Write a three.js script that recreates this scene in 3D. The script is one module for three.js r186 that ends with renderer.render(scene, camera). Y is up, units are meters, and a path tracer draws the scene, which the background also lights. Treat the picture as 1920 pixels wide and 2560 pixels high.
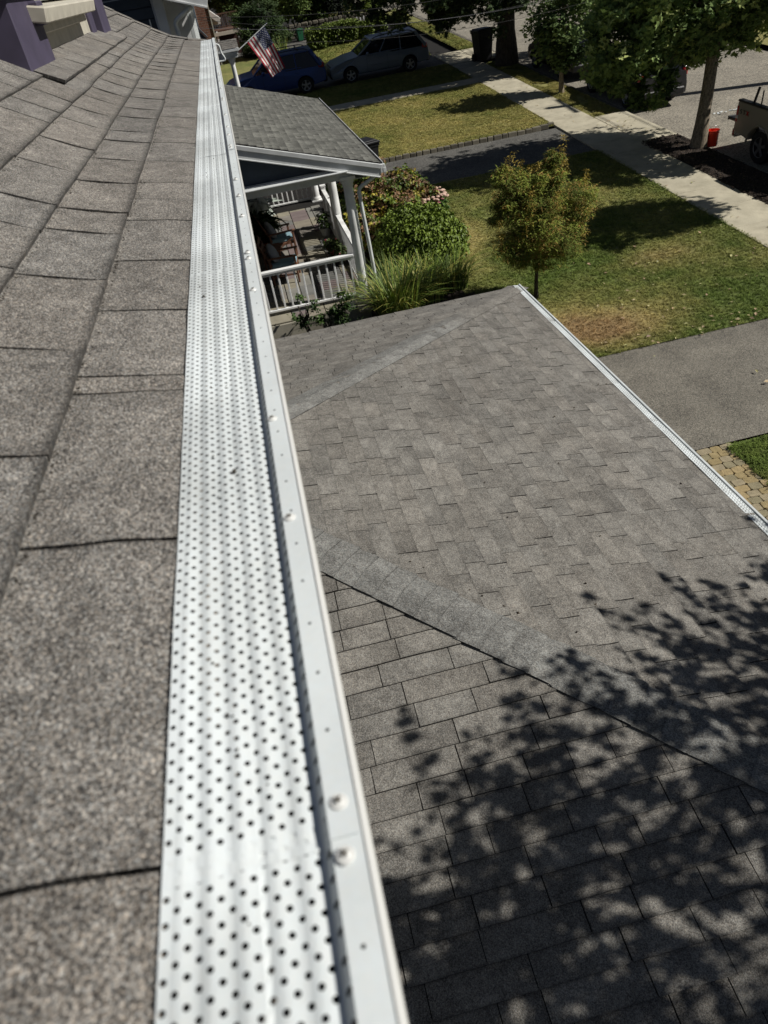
import * as THREE from 'three';
import { mergeGeometries } from 'three/addons/utils/BufferGeometryUtils.js';
import { ImprovedNoise } from 'three/addons/math/ImprovedNoise.js';
import { FontLoader } from 'three/addons/loaders/FontLoader.js';
import { TextGeometry } from 'three/addons/geometries/TextGeometry.js';

// ---------------------------------------------------------------- camera, sky, sun, exposure
const scene = new THREE.Scene();
const camera = new THREE.PerspectiveCamera(71.6, 0.75, 0.05, 2500);
camera.position.set(0, 6.85, 0);
camera.up.set(0.2341, 0.7754, -0.5865);
camera.lookAt(0.0715, 6.85 - 0.6153, -0.785);
camera.focus = 4.2;
camera.userData.fStop = 6.0;
const SUN = new THREE.Vector3(0.71, 0.69, 0.19).normalize();
const skyTex = (() => {                                // clear early autumn sky: pale near the horizon, deeper above, brighter towards the sun
  const w = 256, h = 128, d = new Float32Array(w * h * 4);
  for (let y = 0; y < h; y++) for (let x = 0; x < w; x++) {
    const el = (y + 0.5) / h * Math.PI - Math.PI / 2, az = (x + 0.5) / w * 2 * Math.PI - Math.PI, v = new THREE.Vector3(Math.cos(el) * Math.cos(az), Math.sin(el), Math.cos(el) * Math.sin(az));
    const up = Math.max(0, v.y), hz = Math.pow(1 - up, 3), g = Math.pow(Math.max(0, v.dot(SUN)), 6), k = (y * w + x) * 4, low = v.y < 0 ? 0.45 : 1;
    d[k] = low * (0.04 + 0.066 * hz + 0.06 * g); d[k + 1] = low * (0.057 + 0.07 * hz + 0.055 * g); d[k + 2] = low * (0.094 + 0.075 * hz + 0.055 * g); d[k + 3] = 1;
  }
  const t = new THREE.DataTexture(d, w, h, THREE.RGBAFormat, THREE.FloatType); t.mapping = THREE.EquirectangularReflectionMapping; t.magFilter = t.minFilter = THREE.LinearFilter; t.needsUpdate = true; return t;
})();
scene.background = skyTex; scene.environment = skyTex;
const sun = new THREE.DirectionalLight(new THREE.Color(1, 0.965, 0.905), 4.9);
sun.position.copy(SUN).multiplyScalar(60).add(new THREE.Vector3(4, 2, -18));
sun.target.position.set(4, 2, -18);
sun.castShadow = true; sun.shadow.mapSize.set(4096, 4096); sun.shadow.radius = 1;
Object.assign(sun.shadow.camera, { left: -45, right: 45, top: 45, bottom: -45, near: 1, far: 160 });
sun.name = 'sun'; scene.add(sun); scene.add(sun.target);
const renderer = new THREE.WebGLRenderer({ antialias: true });
renderer.toneMapping = THREE.LinearToneMapping;
renderer.toneMappingExposure = 1;
renderer.shadowMap.enabled = true;

// ---------------------------------------------------------------- helpers
function rng(seed) { let a = seed >>> 0; return () => { a |= 0; a = a + 0x6D2B79F5 | 0; let t = Math.imul(a ^ a >>> 15, 1 | a); t = t + Math.imul(t ^ t >>> 7, 61 | t) ^ t; return ((t ^ t >>> 14) >>> 0) / 4294967296; }; }
const PN = new ImprovedNoise();
const noise = (x, y, z = 0) => PN.noise(x, y, z);
const fbm = (x, y, o = 4) => { let s = 0, a = 0.5; for (let i = 0; i < o; i++) { s += a * noise(x, y, i * 7.3); x *= 2.03; y *= 2.03; a *= 0.5; } return s; };
const clamp = (x, a = 0, b = 1) => Math.min(b, Math.max(a, x));
const sm = (a, b, x) => { const t = clamp((x - a) / (b - a)); return t * t * (3 - 2 * t); };
const mix = (a, b, t) => a + (b - a) * t;
const V = (x, y, z) => new THREE.Vector3(x, y, z);
const gnd = (z) => -0.058 * z;                       // the street climbs away from the camera
const SLOPE = Math.atan(0.058);
const used = {};
function numbered(n) { const k = used[n] = (used[n] ?? -1) + 1; return k ? n + '_' + String(k).padStart(3, '0') : n; }
function shade(o) { o.castShadow = true; o.receiveShadow = true; return o; }
function thing(name, label, category, [x, y, z] = [0, 0, 0], turn = 0, group) {
  const o = new THREE.Group(); o.name = numbered(name); scene.add(o);
  o.position.set(x, y, z); o.rotation.y = turn; o.userData = { label, category };
  if (group) o.userData.group = group;
  return o;
}
function structure(o, label) { o.userData.kind = 'structure'; if (label) o.userData.label = label; return o; }
function clean(g) {
  if (g.index) g = g.toNonIndexed();
  for (const k of Object.keys(g.attributes)) if (!['position', 'normal', 'uv', 'color'].includes(k)) g.deleteAttribute(k);
  if (!g.attributes.normal) g.computeVertexNormals();
  return g;
}
function boxUV(g, s = 1, ox = 0, oy = 0) {           // uv in metres, from the dominant axis of each face normal
  const p = g.attributes.position, n = g.attributes.normal, uv = new Float32Array(p.count * 2);
  for (let i = 0; i < p.count; i += 3) {
    let nx = 0, ny = 0, nz = 0;
    for (let j = 0; j < 3; j++) { nx += n.getX(i + j); ny += n.getY(i + j); nz += n.getZ(i + j); }
    nx = Math.abs(nx); ny = Math.abs(ny); nz = Math.abs(nz);
    for (let j = 0; j < 3; j++) {
      const k = i + j, x = p.getX(k), y = p.getY(k), z = p.getZ(k);
      const [a, b] = ny >= nx && ny >= nz ? [x, z] : nx >= nz ? [z, y] : [x, y];
      uv[2 * k] = (a + ox) / s; uv[2 * k + 1] = (b + oy) / s;
    }
  }
  g.setAttribute('uv', new THREE.BufferAttribute(uv, 2));
  return g;
}
function geom(geos, s = 1, keepUV = false) {
  geos = (Array.isArray(geos) ? geos : [geos]).map(clean);
  if (!keepUV) geos.forEach((g) => boxUV(g, s));
  const c = geos.some((g) => g.attributes.color);
  if (c) geos.forEach((g) => { if (!g.attributes.color) g.setAttribute('color', new THREE.BufferAttribute(new Float32Array(g.attributes.position.count * 3).fill(1), 3)); });
  return geos.length > 1 ? mergeGeometries(geos) : geos[0];
}
function obj(name, geos, m, parent = scene, opt = {}) {
  const o = shade(new THREE.Mesh(geom(geos, m.userData.tile || 1, opt.keepUV), m));
  o.name = parent === scene ? numbered(name) : name;
  if (opt.label) o.userData.label = opt.label;
  if (opt.kind) o.userData.kind = opt.kind;
  parent.add(o); return o;
}
function place(g, x = 0, y = 0, z = 0, rx = 0, ry = 0, rz = 0) {
  const m = new THREE.Matrix4().makeRotationFromEuler(new THREE.Euler(rx, ry, rz, 'YXZ')).setPosition(x, y, z);
  return g.applyMatrix4(m);
}
function cbox(w, h, d, x = 0, y = 0, z = 0, b = 0.004, rx = 0, ry = 0, rz = 0) {   // box with chamfered edges, 44 triangles
  const H = [w / 2, h / 2, d / 2]; b = Math.min(b, ...H.map((v) => v * 0.45));
  const P = [];
  const pt = (a, s) => s.map((q, i) => q * (H[i] - (i === a ? 0 : b)));
  const tri = (A, B, C) => { const u = B.map((v, i) => v - A[i]), v = C.map((q, i) => q - A[i]); const n = [u[1] * v[2] - u[2] * v[1], u[2] * v[0] - u[0] * v[2], u[0] * v[1] - u[1] * v[0]]; const c = A.map((q, i) => q + B[i] + C[i]); if (n[0] * c[0] + n[1] * c[1] + n[2] * c[2] < 0) P.push(...A, ...C, ...B); else P.push(...A, ...B, ...C); };
  const quad = (A, B, C, D) => { tri(A, B, C); tri(A, C, D); };
  for (let a = 0; a < 3; a++) for (const s of [-1, 1]) {
    const i = (a + 1) % 3, j = (a + 2) % 3; const f = (p, q) => { const r = [0, 0, 0]; r[a] = s; r[i] = p; r[j] = q; return pt(a, r); };
    quad(f(-1, -1), f(1, -1), f(1, 1), f(-1, 1));
  }
  for (let c = 0; c < 3; c++) for (const s of [-1, 1]) for (const t of [-1, 1]) {
    const a = (c + 1) % 3, e = (c + 2) % 3; const f = (ax, q) => { const r = [0, 0, 0]; r[a] = s; r[e] = t; r[c] = q; return pt(ax, r); };
    quad(f(a, -1), f(a, 1), f(e, 1), f(e, -1));
  }
  for (const s of [-1, 1]) for (const t of [-1, 1]) for (const u of [-1, 1]) tri(pt(0, [s, t, u]), pt(1, [s, t, u]), pt(2, [s, t, u]));
  const g = new THREE.BufferGeometry(); g.setAttribute('position', new THREE.BufferAttribute(new Float32Array(P), 3)); g.computeVertexNormals();
  return place(g, x, y, z, rx, ry, rz);
}
const cyl = (r0, r1, h, x, y, z, n = 12, rx = 0, ry = 0, rz = 0, open = false) => place(new THREE.CylinderGeometry(r0, r1, h, n, 1, open), x, y, z, rx, ry, rz);
function tube(pts, r, n = 6, seg = 0) { const c = new THREE.CatmullRomCurve3(pts.map((p) => p.isVector3 ? p : V(...p))); return new THREE.TubeGeometry(c, seg || pts.length * 4, r, n); }
function taper(pts, radii, n = 8, seg = 10) {        // tube whose radius follows a list
  const c = new THREE.CatmullRomCurve3(pts), g = new THREE.TubeGeometry(c, seg, 1, n), p = g.attributes.position;
  for (let i = 0; i <= seg; i++) {
    const t = i / seg, q = c.getPointAt(t), f = t * (radii.length - 1), k = Math.min(radii.length - 2, Math.floor(f)), r = mix(radii[k], radii[k + 1], f - k);
    for (let j = 0; j <= n; j++) { const d = i * (n + 1) + j; p.setXYZ(d, q.x + (p.getX(d) - q.x) * r, q.y + (p.getY(d) - q.y) * r, q.z + (p.getZ(d) - q.z) * r); }
  }
  g.computeVertexNormals(); return g;
}
function extrude(pts, depth, bevel = 0, holes = []) {
  const s = pts.isShape ? pts : new THREE.Shape(pts.map(([x, y]) => new THREE.Vector2(x, y)));
  holes.forEach((h) => s.holes.push(h));
  return new THREE.ExtrudeGeometry(s, { depth, bevelEnabled: bevel > 0, bevelSize: bevel, bevelThickness: bevel, bevelSegments: 2, curveSegments: 12 });
}
function raw(pos, uv, col) {
  const g = new THREE.BufferGeometry(); g.setAttribute('position', new THREE.BufferAttribute(new Float32Array(pos), 3));
  if (uv) g.setAttribute('uv', new THREE.BufferAttribute(new Float32Array(uv), 2));
  if (col) g.setAttribute('color', new THREE.BufferAttribute(new Float32Array(col), 3));
  g.computeVertexNormals(); return g;
}
function quadGeo(a, b, c, d) { return raw([...a, ...b, ...c, ...a, ...c, ...d]); }

// ---------------------------------------------------------------- textures
function tex(size, fn, srgb = true) {                // fn gives linear rgb (0..1); tileable by wrapping coordinates inside fn
  const d = new Uint8Array(size * size * 4), enc = (c) => Math.round(255 * clamp(srgb ? (c <= 0.0031308 ? 12.92 * c : 1.055 * Math.pow(c, 1 / 2.4) - 0.055) : c));
  for (let y = 0; y < size; y++) for (let x = 0; x < size; x++) {
    const c = fn(x / size, y / size, x, y), k = (y * size + x) * 4;
    d[k] = enc(c[0]); d[k + 1] = enc(c[1]); d[k + 2] = enc(c[2]); d[k + 3] = 255;
  }
  const t = new THREE.DataTexture(d, size, size); t.wrapS = t.wrapT = THREE.RepeatWrapping; t.magFilter = THREE.LinearFilter; t.minFilter = THREE.LinearMipmapLinearFilter; t.generateMipmaps = true;
  if (srgb) t.colorSpace = THREE.SRGBColorSpace; t.needsUpdate = true; return t;
}
function grainField(size, seed, passes) {            // wrapped value noise: [cell, weight] passes, result around 0
  const out = new Float32Array(size * size);
  passes.forEach(([cell, w], q) => {
    const n = Math.max(1, Math.round(size / cell)), r = rng(seed + q * 977), v = new Float32Array(n * n).map(() => r() * 2 - 1);
    for (let y = 0; y < size; y++) { const fy = y / size * n, y0 = Math.floor(fy), ty = fy - y0;
      for (let x = 0; x < size; x++) { const fx = x / size * n, x0 = Math.floor(fx), tx = fx - x0;
        const g = (i, j) => v[((j + n) % n) * n + (i + n) % n];
        const sx = tx * tx * (3 - 2 * tx), sy = ty * ty * (3 - 2 * ty);
        out[y * size + x] += w * mix(mix(g(x0, y0), g(x0 + 1, y0), sx), mix(g(x0, y0 + 1), g(x0 + 1, y0 + 1), sx), sy); } }
  });
  return out;
}
function grainTex(size, seed, passes, lo, hi, tint = 0.06, curve = 1) {
  const f = grainField(size, seed, passes), a = grainField(size, seed + 5, [[passes[0][0], 1]]), b = grainField(size, seed + 9, [[size / 5, 1]]);
  return tex(size, (u, v, x, y) => { const k = y * size + x, t = Math.pow(clamp(0.5 + f[k]), curve); return [0, 1, 2].map((i) => mix(lo[i], hi[i], t) * (1 + tint * a[k] * (1 - i) + 0.12 * b[k])); });
}
function bumpTex(size, seed, passes) { const f = grainField(size, seed, passes); return tex(size, (u, v, x, y) => { const t = clamp(0.5 + f[y * size + x]); return [t, t, t]; }, false); }
const std = (color, rough = 0.8, extra = {}) => { const { tile, ...e } = extra; const m = new THREE.MeshStandardMaterial({ color: Array.isArray(color) ? new THREE.Color().setRGB(...color) : color, roughness: rough, metalness: 0, ...e }); m.userData.tile = tile || 1; return m; };
const granBump = bumpTex(512, 41, [[2, 0.5], [4, 0.4]]);
const granTex = grainTex(1024, 11, [[2.3, 0.42], [3.6, 0.3], [10, 0.1], [60, 0.08]], [0.022, 0.019, 0.017], [0.5, 0.466, 0.415], 0.11, 1.9);
const granFine = grainTex(1024, 23, [[2, 0.34], [4, 0.22], [24, 0.1], [110, 0.12]], [0.05, 0.045, 0.04], [0.345, 0.326, 0.288], 0.06, 1.35);
const asphaltTex = grainTex(1024, 31, [[3, 0.42], [6, 0.3], [40, 0.06], [200, 0.07]], [0.05, 0.047, 0.042], [0.33, 0.31, 0.27], 0.05, 1.1);
const concTex = grainTex(1024, 37, [[2, 0.14], [12, 0.12], [90, 0.2], [300, 0.2]], [0.24, 0.225, 0.185], [0.44, 0.42, 0.36], 0.03, 1);
const soilTex = grainTex(512, 43, [[2, 0.4], [6, 0.4], [40, 0.15]], [0.008, 0.006, 0.004], [0.085, 0.06, 0.042], 0.1, 1.4);
const turfTex = grainTex(512, 47, [[2, 0.3], [5, 0.4], [40, 0.2]], [0.35, 0.35, 0.35], [1.0, 1.0, 1.0], 0.05, 1);
const barkTex = (() => { const f = grainField(512, 53, [[6, 0.35], [20, 0.3]]); return tex(512, (u, v, x, y) => { const k = f[(y >> 2) * 512 + x]; const t = clamp(0.5 + k); return [mix(0.03, 0.22, t), mix(0.026, 0.19, t), mix(0.02, 0.155, t)]; }); })();
const dirtTex = grainTex(512, 59, [[3, 0.08], [30, 0.2], [120, 0.3]], [0.8, 0.795, 0.78], [1.02, 1.02, 1.02], 0.01, 1);

const M = {
  shingle: std(0xffffff, 0.95, { map: granTex, bumpMap: granBump, bumpScale: 0.0012, vertexColors: true, tile: 1 }),
  porchShingle: std(0xffffff, 0.95, { map: granFine, bumpMap: granBump, bumpScale: 0.001, vertexColors: true, tile: 1 }),
  deck: std([0.012, 0.011, 0.011], 1),
  white: std([0.7, 0.735, 0.735], 0.42, { map: dirtTex, tile: 0.9 }),
  guard: std([0.73, 0.775, 0.78], 0.5, { map: dirtTex, tile: 0.7 }),
  screw: std([0.68, 0.68, 0.65], 0.3),
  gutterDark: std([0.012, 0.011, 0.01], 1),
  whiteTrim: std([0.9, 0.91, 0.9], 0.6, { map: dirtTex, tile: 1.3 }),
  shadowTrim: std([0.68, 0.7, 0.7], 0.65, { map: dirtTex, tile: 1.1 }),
  siding: std([0.035, 0.05, 0.07], 0.65, { map: dirtTex, tile: 0.8 }),
  purple: std([0.066, 0.055, 0.095], 0.6, { map: dirtTex, tile: 0.3 }),
  beige: std([0.49, 0.46, 0.38], 0.7, { map: dirtTex, tile: 0.4 }),
  asphalt: std([1.25, 1.2, 1.1], 0.95, { map: asphaltTex, tile: 4.5 }),
  driveOld: std([0.84, 0.82, 0.77], 0.95, { map: asphaltTex, tile: 1.9 }),
  driveDark: std([0.52, 0.53, 0.54], 0.95, { map: asphaltTex, tile: 3.5 }),
  concrete: std([1.0, 0.98, 0.92], 0.9, { map: concTex, tile: 1.6 }),
  soil: std(0xffffff, 1, { map: soilTex, tile: 0.5 }),
  mulch: std([0.55, 0.48, 0.42], 1, { map: soilTex, tile: 0.4 }),
  turf: std(0xffffff, 1, { map: turfTex, vertexColors: true, tile: 0.5 }),
  bark: std([1, 1, 1], 0.95, { map: barkTex, tile: 0.6 }),
  barkGrey: std([1.9, 1.8, 1.6], 0.95, { map: barkTex, tile: 0.5 }),
  barkDark: std([0.5, 0.48, 0.45], 0.95, { map: barkTex, tile: 0.9 }),
  blackPlastic: std([0.012, 0.012, 0.014], 0.5),
  greenPlastic: std([0.01, 0.1, 0.045], 0.45),
  orange: std([0.95, 0.06, 0.022], 0.35),
  tyre: std([0.012, 0.012, 0.012], 0.85),
  rim: std([0.5, 0.51, 0.53], 0.3, { metalness: 0.7 }),
  glass: std([0.01, 0.011, 0.013], 0.06),
  chrome: std([0.6, 0.6, 0.62], 0.2, { metalness: 0.9 }),
  lampRed: std([0.4, 0.012, 0.015], 0.2), lampClear: std([0.6, 0.62, 0.64], 0.15),
  wood: std([0.17, 0.075, 0.04], 0.6, { map: dirtTex, tile: 0.2 }),
  cushion: std([0.2, 0.32, 0.37], 0.95), pillow: std([0.33, 0.34, 0.36], 0.95),
  stone: std([0.3, 0.28, 0.25], 0.9, { map: concTex, tile: 0.6 }),
  wire: std([0.02, 0.02, 0.02], 0.6), wireGrey: std([0.1, 0.1, 0.11], 0.5),
  brick: std([0.3, 0.115, 0.07], 0.9), mortar: std([0.3, 0.26, 0.22], 0.95),
  terracotta: std([0.3, 0.1, 0.05], 0.8),
};

// ---------------------------------------------------------------- shingled roofs
// S(u, w) gives a point on the deck: u metres up the slope, w metres along the eave
function shingleGeo(S, u0, u1, wa, wb, o) {          // wa(u), wb(u): ends of the piece; o: thickness, steps, uv scale, tone
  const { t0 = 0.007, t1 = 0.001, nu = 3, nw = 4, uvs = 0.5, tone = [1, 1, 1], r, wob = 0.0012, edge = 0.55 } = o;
  const P = [], U = [], C = [], G = [], e = 0.002;
  const N = (u, w) => { const a = S(u, w), b = S(u + 0.004, w), c = S(u, w + 0.004); return b.sub(a).cross(c.sub(a)).normalize(); };
  const ou = r() * 7, ow = r() * 7, jit = [0, 0, 0, 0, 0, 0, 0, 0].map(() => (r() - 0.5) * 2 * wob);
  for (let i = 0; i <= nu; i++) for (let j = 0; j <= nw; j++) {
    const fu = i === 0 ? 0 : nu === 1 ? 1 : i === 1 ? 0.1 : 0.1 + 0.9 * (i - 1) / (nu - 1 || 1); let u = mix(u0, u1, fu) + (i === 0 ? jit[j % 8] : 0); const A = wa(u), B = wb(u), w = mix(A, B, j / nw);
    const n = N(u, w); if (n.y < 0) n.negate();
    const h = mix(t0, t1, fu) + (o.lift ? o.lift(fu, j / nw) : 0);
    G.push({ p: S(u, w).addScaledVector(n, h), q: S(u, w).addScaledVector(n, h - Math.max(0.0025, t0 * 0.9)), u: (w + ow) / uvs, v: (u + ou) / uvs });
  }
  const put = (a, k, c) => { c *= 1 + 0.1 * noise(a.x * 0.9, a.z * 0.9, 7) + 0.08 * noise(a.x * 3.1, a.z * 3.1, 3); P.push(a.x, a.y, a.z); U.push(k.u, k.v); C.push(tone[0] * c, tone[1] * c, tone[2] * c); };
  const at = (i, j) => G[i * (nw + 1) + j];
  const flip = (() => { const a = at(0, 0).p, b = at(1, 0).p, c = at(0, 1).p; return b.clone().sub(a).cross(c.clone().sub(a)).y < 0; })();
  const tri = (a, b, c) => flip ? [a, c, b] : [a, b, c];
  for (let i = 0; i < nu; i++) for (let j = 0; j < nw; j++) {
    const a = at(i, j), b = at(i + 1, j), c = at(i + 1, j + 1), d = at(i, j + 1);
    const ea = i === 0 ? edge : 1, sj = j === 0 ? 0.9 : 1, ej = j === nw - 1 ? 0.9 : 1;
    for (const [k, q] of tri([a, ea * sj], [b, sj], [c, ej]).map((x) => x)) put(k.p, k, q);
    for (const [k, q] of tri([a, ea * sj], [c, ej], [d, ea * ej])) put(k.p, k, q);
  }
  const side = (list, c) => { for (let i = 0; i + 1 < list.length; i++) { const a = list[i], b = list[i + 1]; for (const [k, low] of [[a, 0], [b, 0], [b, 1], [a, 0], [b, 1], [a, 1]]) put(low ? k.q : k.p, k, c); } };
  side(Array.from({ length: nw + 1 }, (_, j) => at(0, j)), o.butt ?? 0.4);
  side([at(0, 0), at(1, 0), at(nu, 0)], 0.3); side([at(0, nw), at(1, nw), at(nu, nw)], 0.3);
  const g = new THREE.BufferGeometry();
  g.setAttribute('position', new THREE.BufferAttribute(new Float32Array(P), 3)); g.setAttribute('uv', new THREE.BufferAttribute(new Float32Array(U), 2)); g.setAttribute('color', new THREE.BufferAttribute(new Float32Array(C), 3));
  g.computeVertexNormals(); return g;
}
function layShingles(list, mat, parent, most) {       // list of { g, score }: the best become parts, the rest one joined part
  list.sort((a, b) => b.score - a.score);
  list.slice(0, most).forEach(({ g }) => obj('shingle', g, mat, parent, { keepUV: true }));
  const rest = list.slice(most).map((s) => s.g);
  if (rest.length) obj('shingle_field', rest, mat, parent, { keepUV: true, kind: 'stuff' });
}
const camF = V(0.0715, -0.6153, -0.785);
function score(p) {                                   // larger where a piece shows larger in the picture
  const d = p.clone().sub(camera.position), z = d.dot(camF); if (z < 0.1) return -1;
  const r = V(0.9696, -0.1418, 0.1995), up = V(0.2341, 0.7754, -0.5865);
  const x = d.dot(r) / z * 1775 / 960, y = d.dot(up) / z * 1775 / 1280;
  return (Math.abs(x) > 1.15 || Math.abs(y) > 1.1 ? 0.001 : 1) / d.length();
}
const shTones = (r) => { const k = 0.9 + 0.2 * r(), w = (r() - 0.5) * 0.03; return [k * (1 + w), k, k * (1 - w)]; };

const house = thing('house', 'nearest house with grey brown shingled roof, purple trimmed dormer and hipped porch roof', 'house');
// ---- main roof: the slope kicks out flatter at the eave
const EAVE = V(-0.164, 6.386, 0);
const prof = (() => { const L = []; let x = 0, y = 0; for (let i = 0; i <= 300; i++) { L.push([x, y]); const u = i * 0.01 + 0.005, a = (15 + 17 * sm(0.17, 0.5, u)) * Math.PI / 180; x += 0.01 * Math.cos(a); y += 0.01 * Math.sin(a); } return L; })();
function mainS(u, w) {
  let x, y; if (u < 0) { x = u * 0.966; y = u * 0.26; } else { const f = Math.min(299.99, u * 100), i = Math.floor(f), t = f - i; x = mix(prof[i][0], prof[i + 1][0], t); y = mix(prof[i][1], prof[i + 1][1], t); }
  const k = -0.0015 * sm(0.1, 0, u) + sm(0, 0.14, u) * (0.009 * noise(u * 2.6, w * 0.45, 3) + 0.0035 * noise(u * 7, w * 2.2, 9));
  return V(EAVE.x - x, EAVE.y + y + k, -w);
}
const mainRoof = new THREE.Group(); mainRoof.name = 'main_roof'; house.add(mainRoof);
{
  const P = [], U = []; const c = [];
  for (let i = 0; i < 30; i++) for (let j = 0; j < 24; j++) { const a = [i, j], q = [[0, 0], [1, 0], [1, 1], [0, 0], [1, 1], [0, 1]].map(([p, s]) => { const v = mainS(-0.1 + (i + p) * 0.1, -0.7 + (j + s) * 0.4); v.y -= 0.004; return v; }); q.forEach((v) => P.push(v.x, v.y, v.z)); }
  obj('roof_deck', raw(P), M.deck, mainRoof);
  const EX = 0.16, r = rng(7), list = [];
  const known = [[-0.35, -0.05, 0.266, 0.625, 0.975, 1.029, 1.3, 1.588, 1.907, 2.127, 2.326, 2.638, 2.977, 3.328, 3.6, 3.923, 4.237, 4.557, 4.89, 5.318, 5.62, 5.94, 6.396, 6.808],
    [-0.3, 0.05, 0.42, 0.794, 1.108, 1.446, 1.759, 1.941, 2.249, 2.582, 2.917, 3.123, 3.455, 3.717, 4.064, 4.414, 4.8, 5.126], [-0.1, 0.3, 0.72, 1.08, 1.447, 1.712, 1.926, 2.3, 2.65, 3.053, 3.351, 3.681], [0.9, 1.3, 1.62, 1.968, 2.283, 2.548]];
  for (let k = 0; k < 16; k++) {
    const J = known[k] ? known[k].slice() : [-0.6 + r() * 0.3]; while (J[J.length - 1] < 8.85) J.push(Math.min(8.9, J[J.length - 1] + 0.2 + 0.17 * r() + (r() < 0.15 ? 0.1 : 0)));
    if (8.9 - J[J.length - 2] < 0.07) J.splice(J.length - 2, 1);
    for (let j = 0; j + 1 < J.length; j++) {
      const a = J[j], b = J[j + 1], u0 = k === 0 ? -0.07 : k * EX, u1 = (k + 1) * EX + 0.012, ra = r() * 0.004 - 0.002, g0 = 0.0038 + 0.002 * r();
      if (k >= 5 && k < 11 && a > 3.5 && b < 6.9) { if (k > 5) continue; }
      const mid = mainS((u0 + u1) / 2, (a + b) / 2), near = -mid.z < 3.2 && k < 4;
      const w0 = (u) => a + ra + 0.003 * noise(u * 20, a * 9), w1 = (u) => b - g0 + ra * 0.5 + 0.003 * noise(u * 20, b * 9);
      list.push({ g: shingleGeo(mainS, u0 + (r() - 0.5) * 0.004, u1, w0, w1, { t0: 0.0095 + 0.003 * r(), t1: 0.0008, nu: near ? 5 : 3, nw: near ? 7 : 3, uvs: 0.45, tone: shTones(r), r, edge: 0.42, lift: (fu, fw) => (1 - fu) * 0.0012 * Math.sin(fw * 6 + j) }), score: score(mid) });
    }
  }
  layShingles(list, M.shingle, mainRoof, 300);
  // grit, moss and dirt caught along the course edges
  const gr = rng(77), bits = [];
  for (let i = 0; i < 1500; i++) { const k = 1 + Math.floor(gr() * 4), w = gr() * gr() * 7 - 0.1, p = mainS(k * EX - 0.004 - gr() * gr() * 0.02, w); const s = 0.0012 + 0.0022 * gr(); bits.push(place(new THREE.TetrahedronGeometry(s), p.x, p.y + 0.002, p.z, gr() * 6, gr() * 6, gr() * 6)); }
  obj('roof_grit', bits, std([0.03, 0.026, 0.02], 1), mainRoof, { kind: 'stuff' });
  // rake board at the far end
  const rk = []; for (let i = 0; i < 14; i++) { const a = mainS(-0.05 + i * 0.18, 8.93), b = mainS(-0.05 + (i + 1) * 0.18, 8.93); const d = b.clone().sub(a); rk.push(place(cbox(d.length() + 0.004, 0.14, 0.03, 0, 0, 0, 0.003), (a.x + b.x) / 2, (a.y + b.y) / 2 - 0.085, -8.92, 0, 0, Math.atan2(d.y, d.x) + Math.PI)); }
  obj('rake_board', rk, M.deck, mainRoof);
  const cap = []; for (let i = 0; i < 13; i++) cap.push({ g: shingleGeo((u, w) => mainS(u, w).add(V(0, 0.009, 0)), i * 0.18 - 0.05, i * 0.18 + 0.15, () => 8.72, () => 8.95, { nu: 2, nw: 2, uvs: 0.5, tone: shTones(r), r }), score: 0 });
  obj('rake_shingles', cap.map((c) => c.g), M.shingle, mainRoof, { keepUV: true, kind: 'stuff' });
}
{ // walls under the eave
  obj('wall', [cbox(0.25, 6.2, 8.9, -0.75, 3.05, -4.25), cbox(6, 6.2, 0.25, -3.9, 3.05, -8.6)], M.siding, house);
  obj('soffit', cbox(0.62, 0.02, 9.2, -0.45, 6.16, -4.35), M.whiteTrim, house);
  obj('fascia', cbox(0.025, 0.2, 9.2, -0.175, 6.26, -4.35), M.whiteTrim, house);
}
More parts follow.
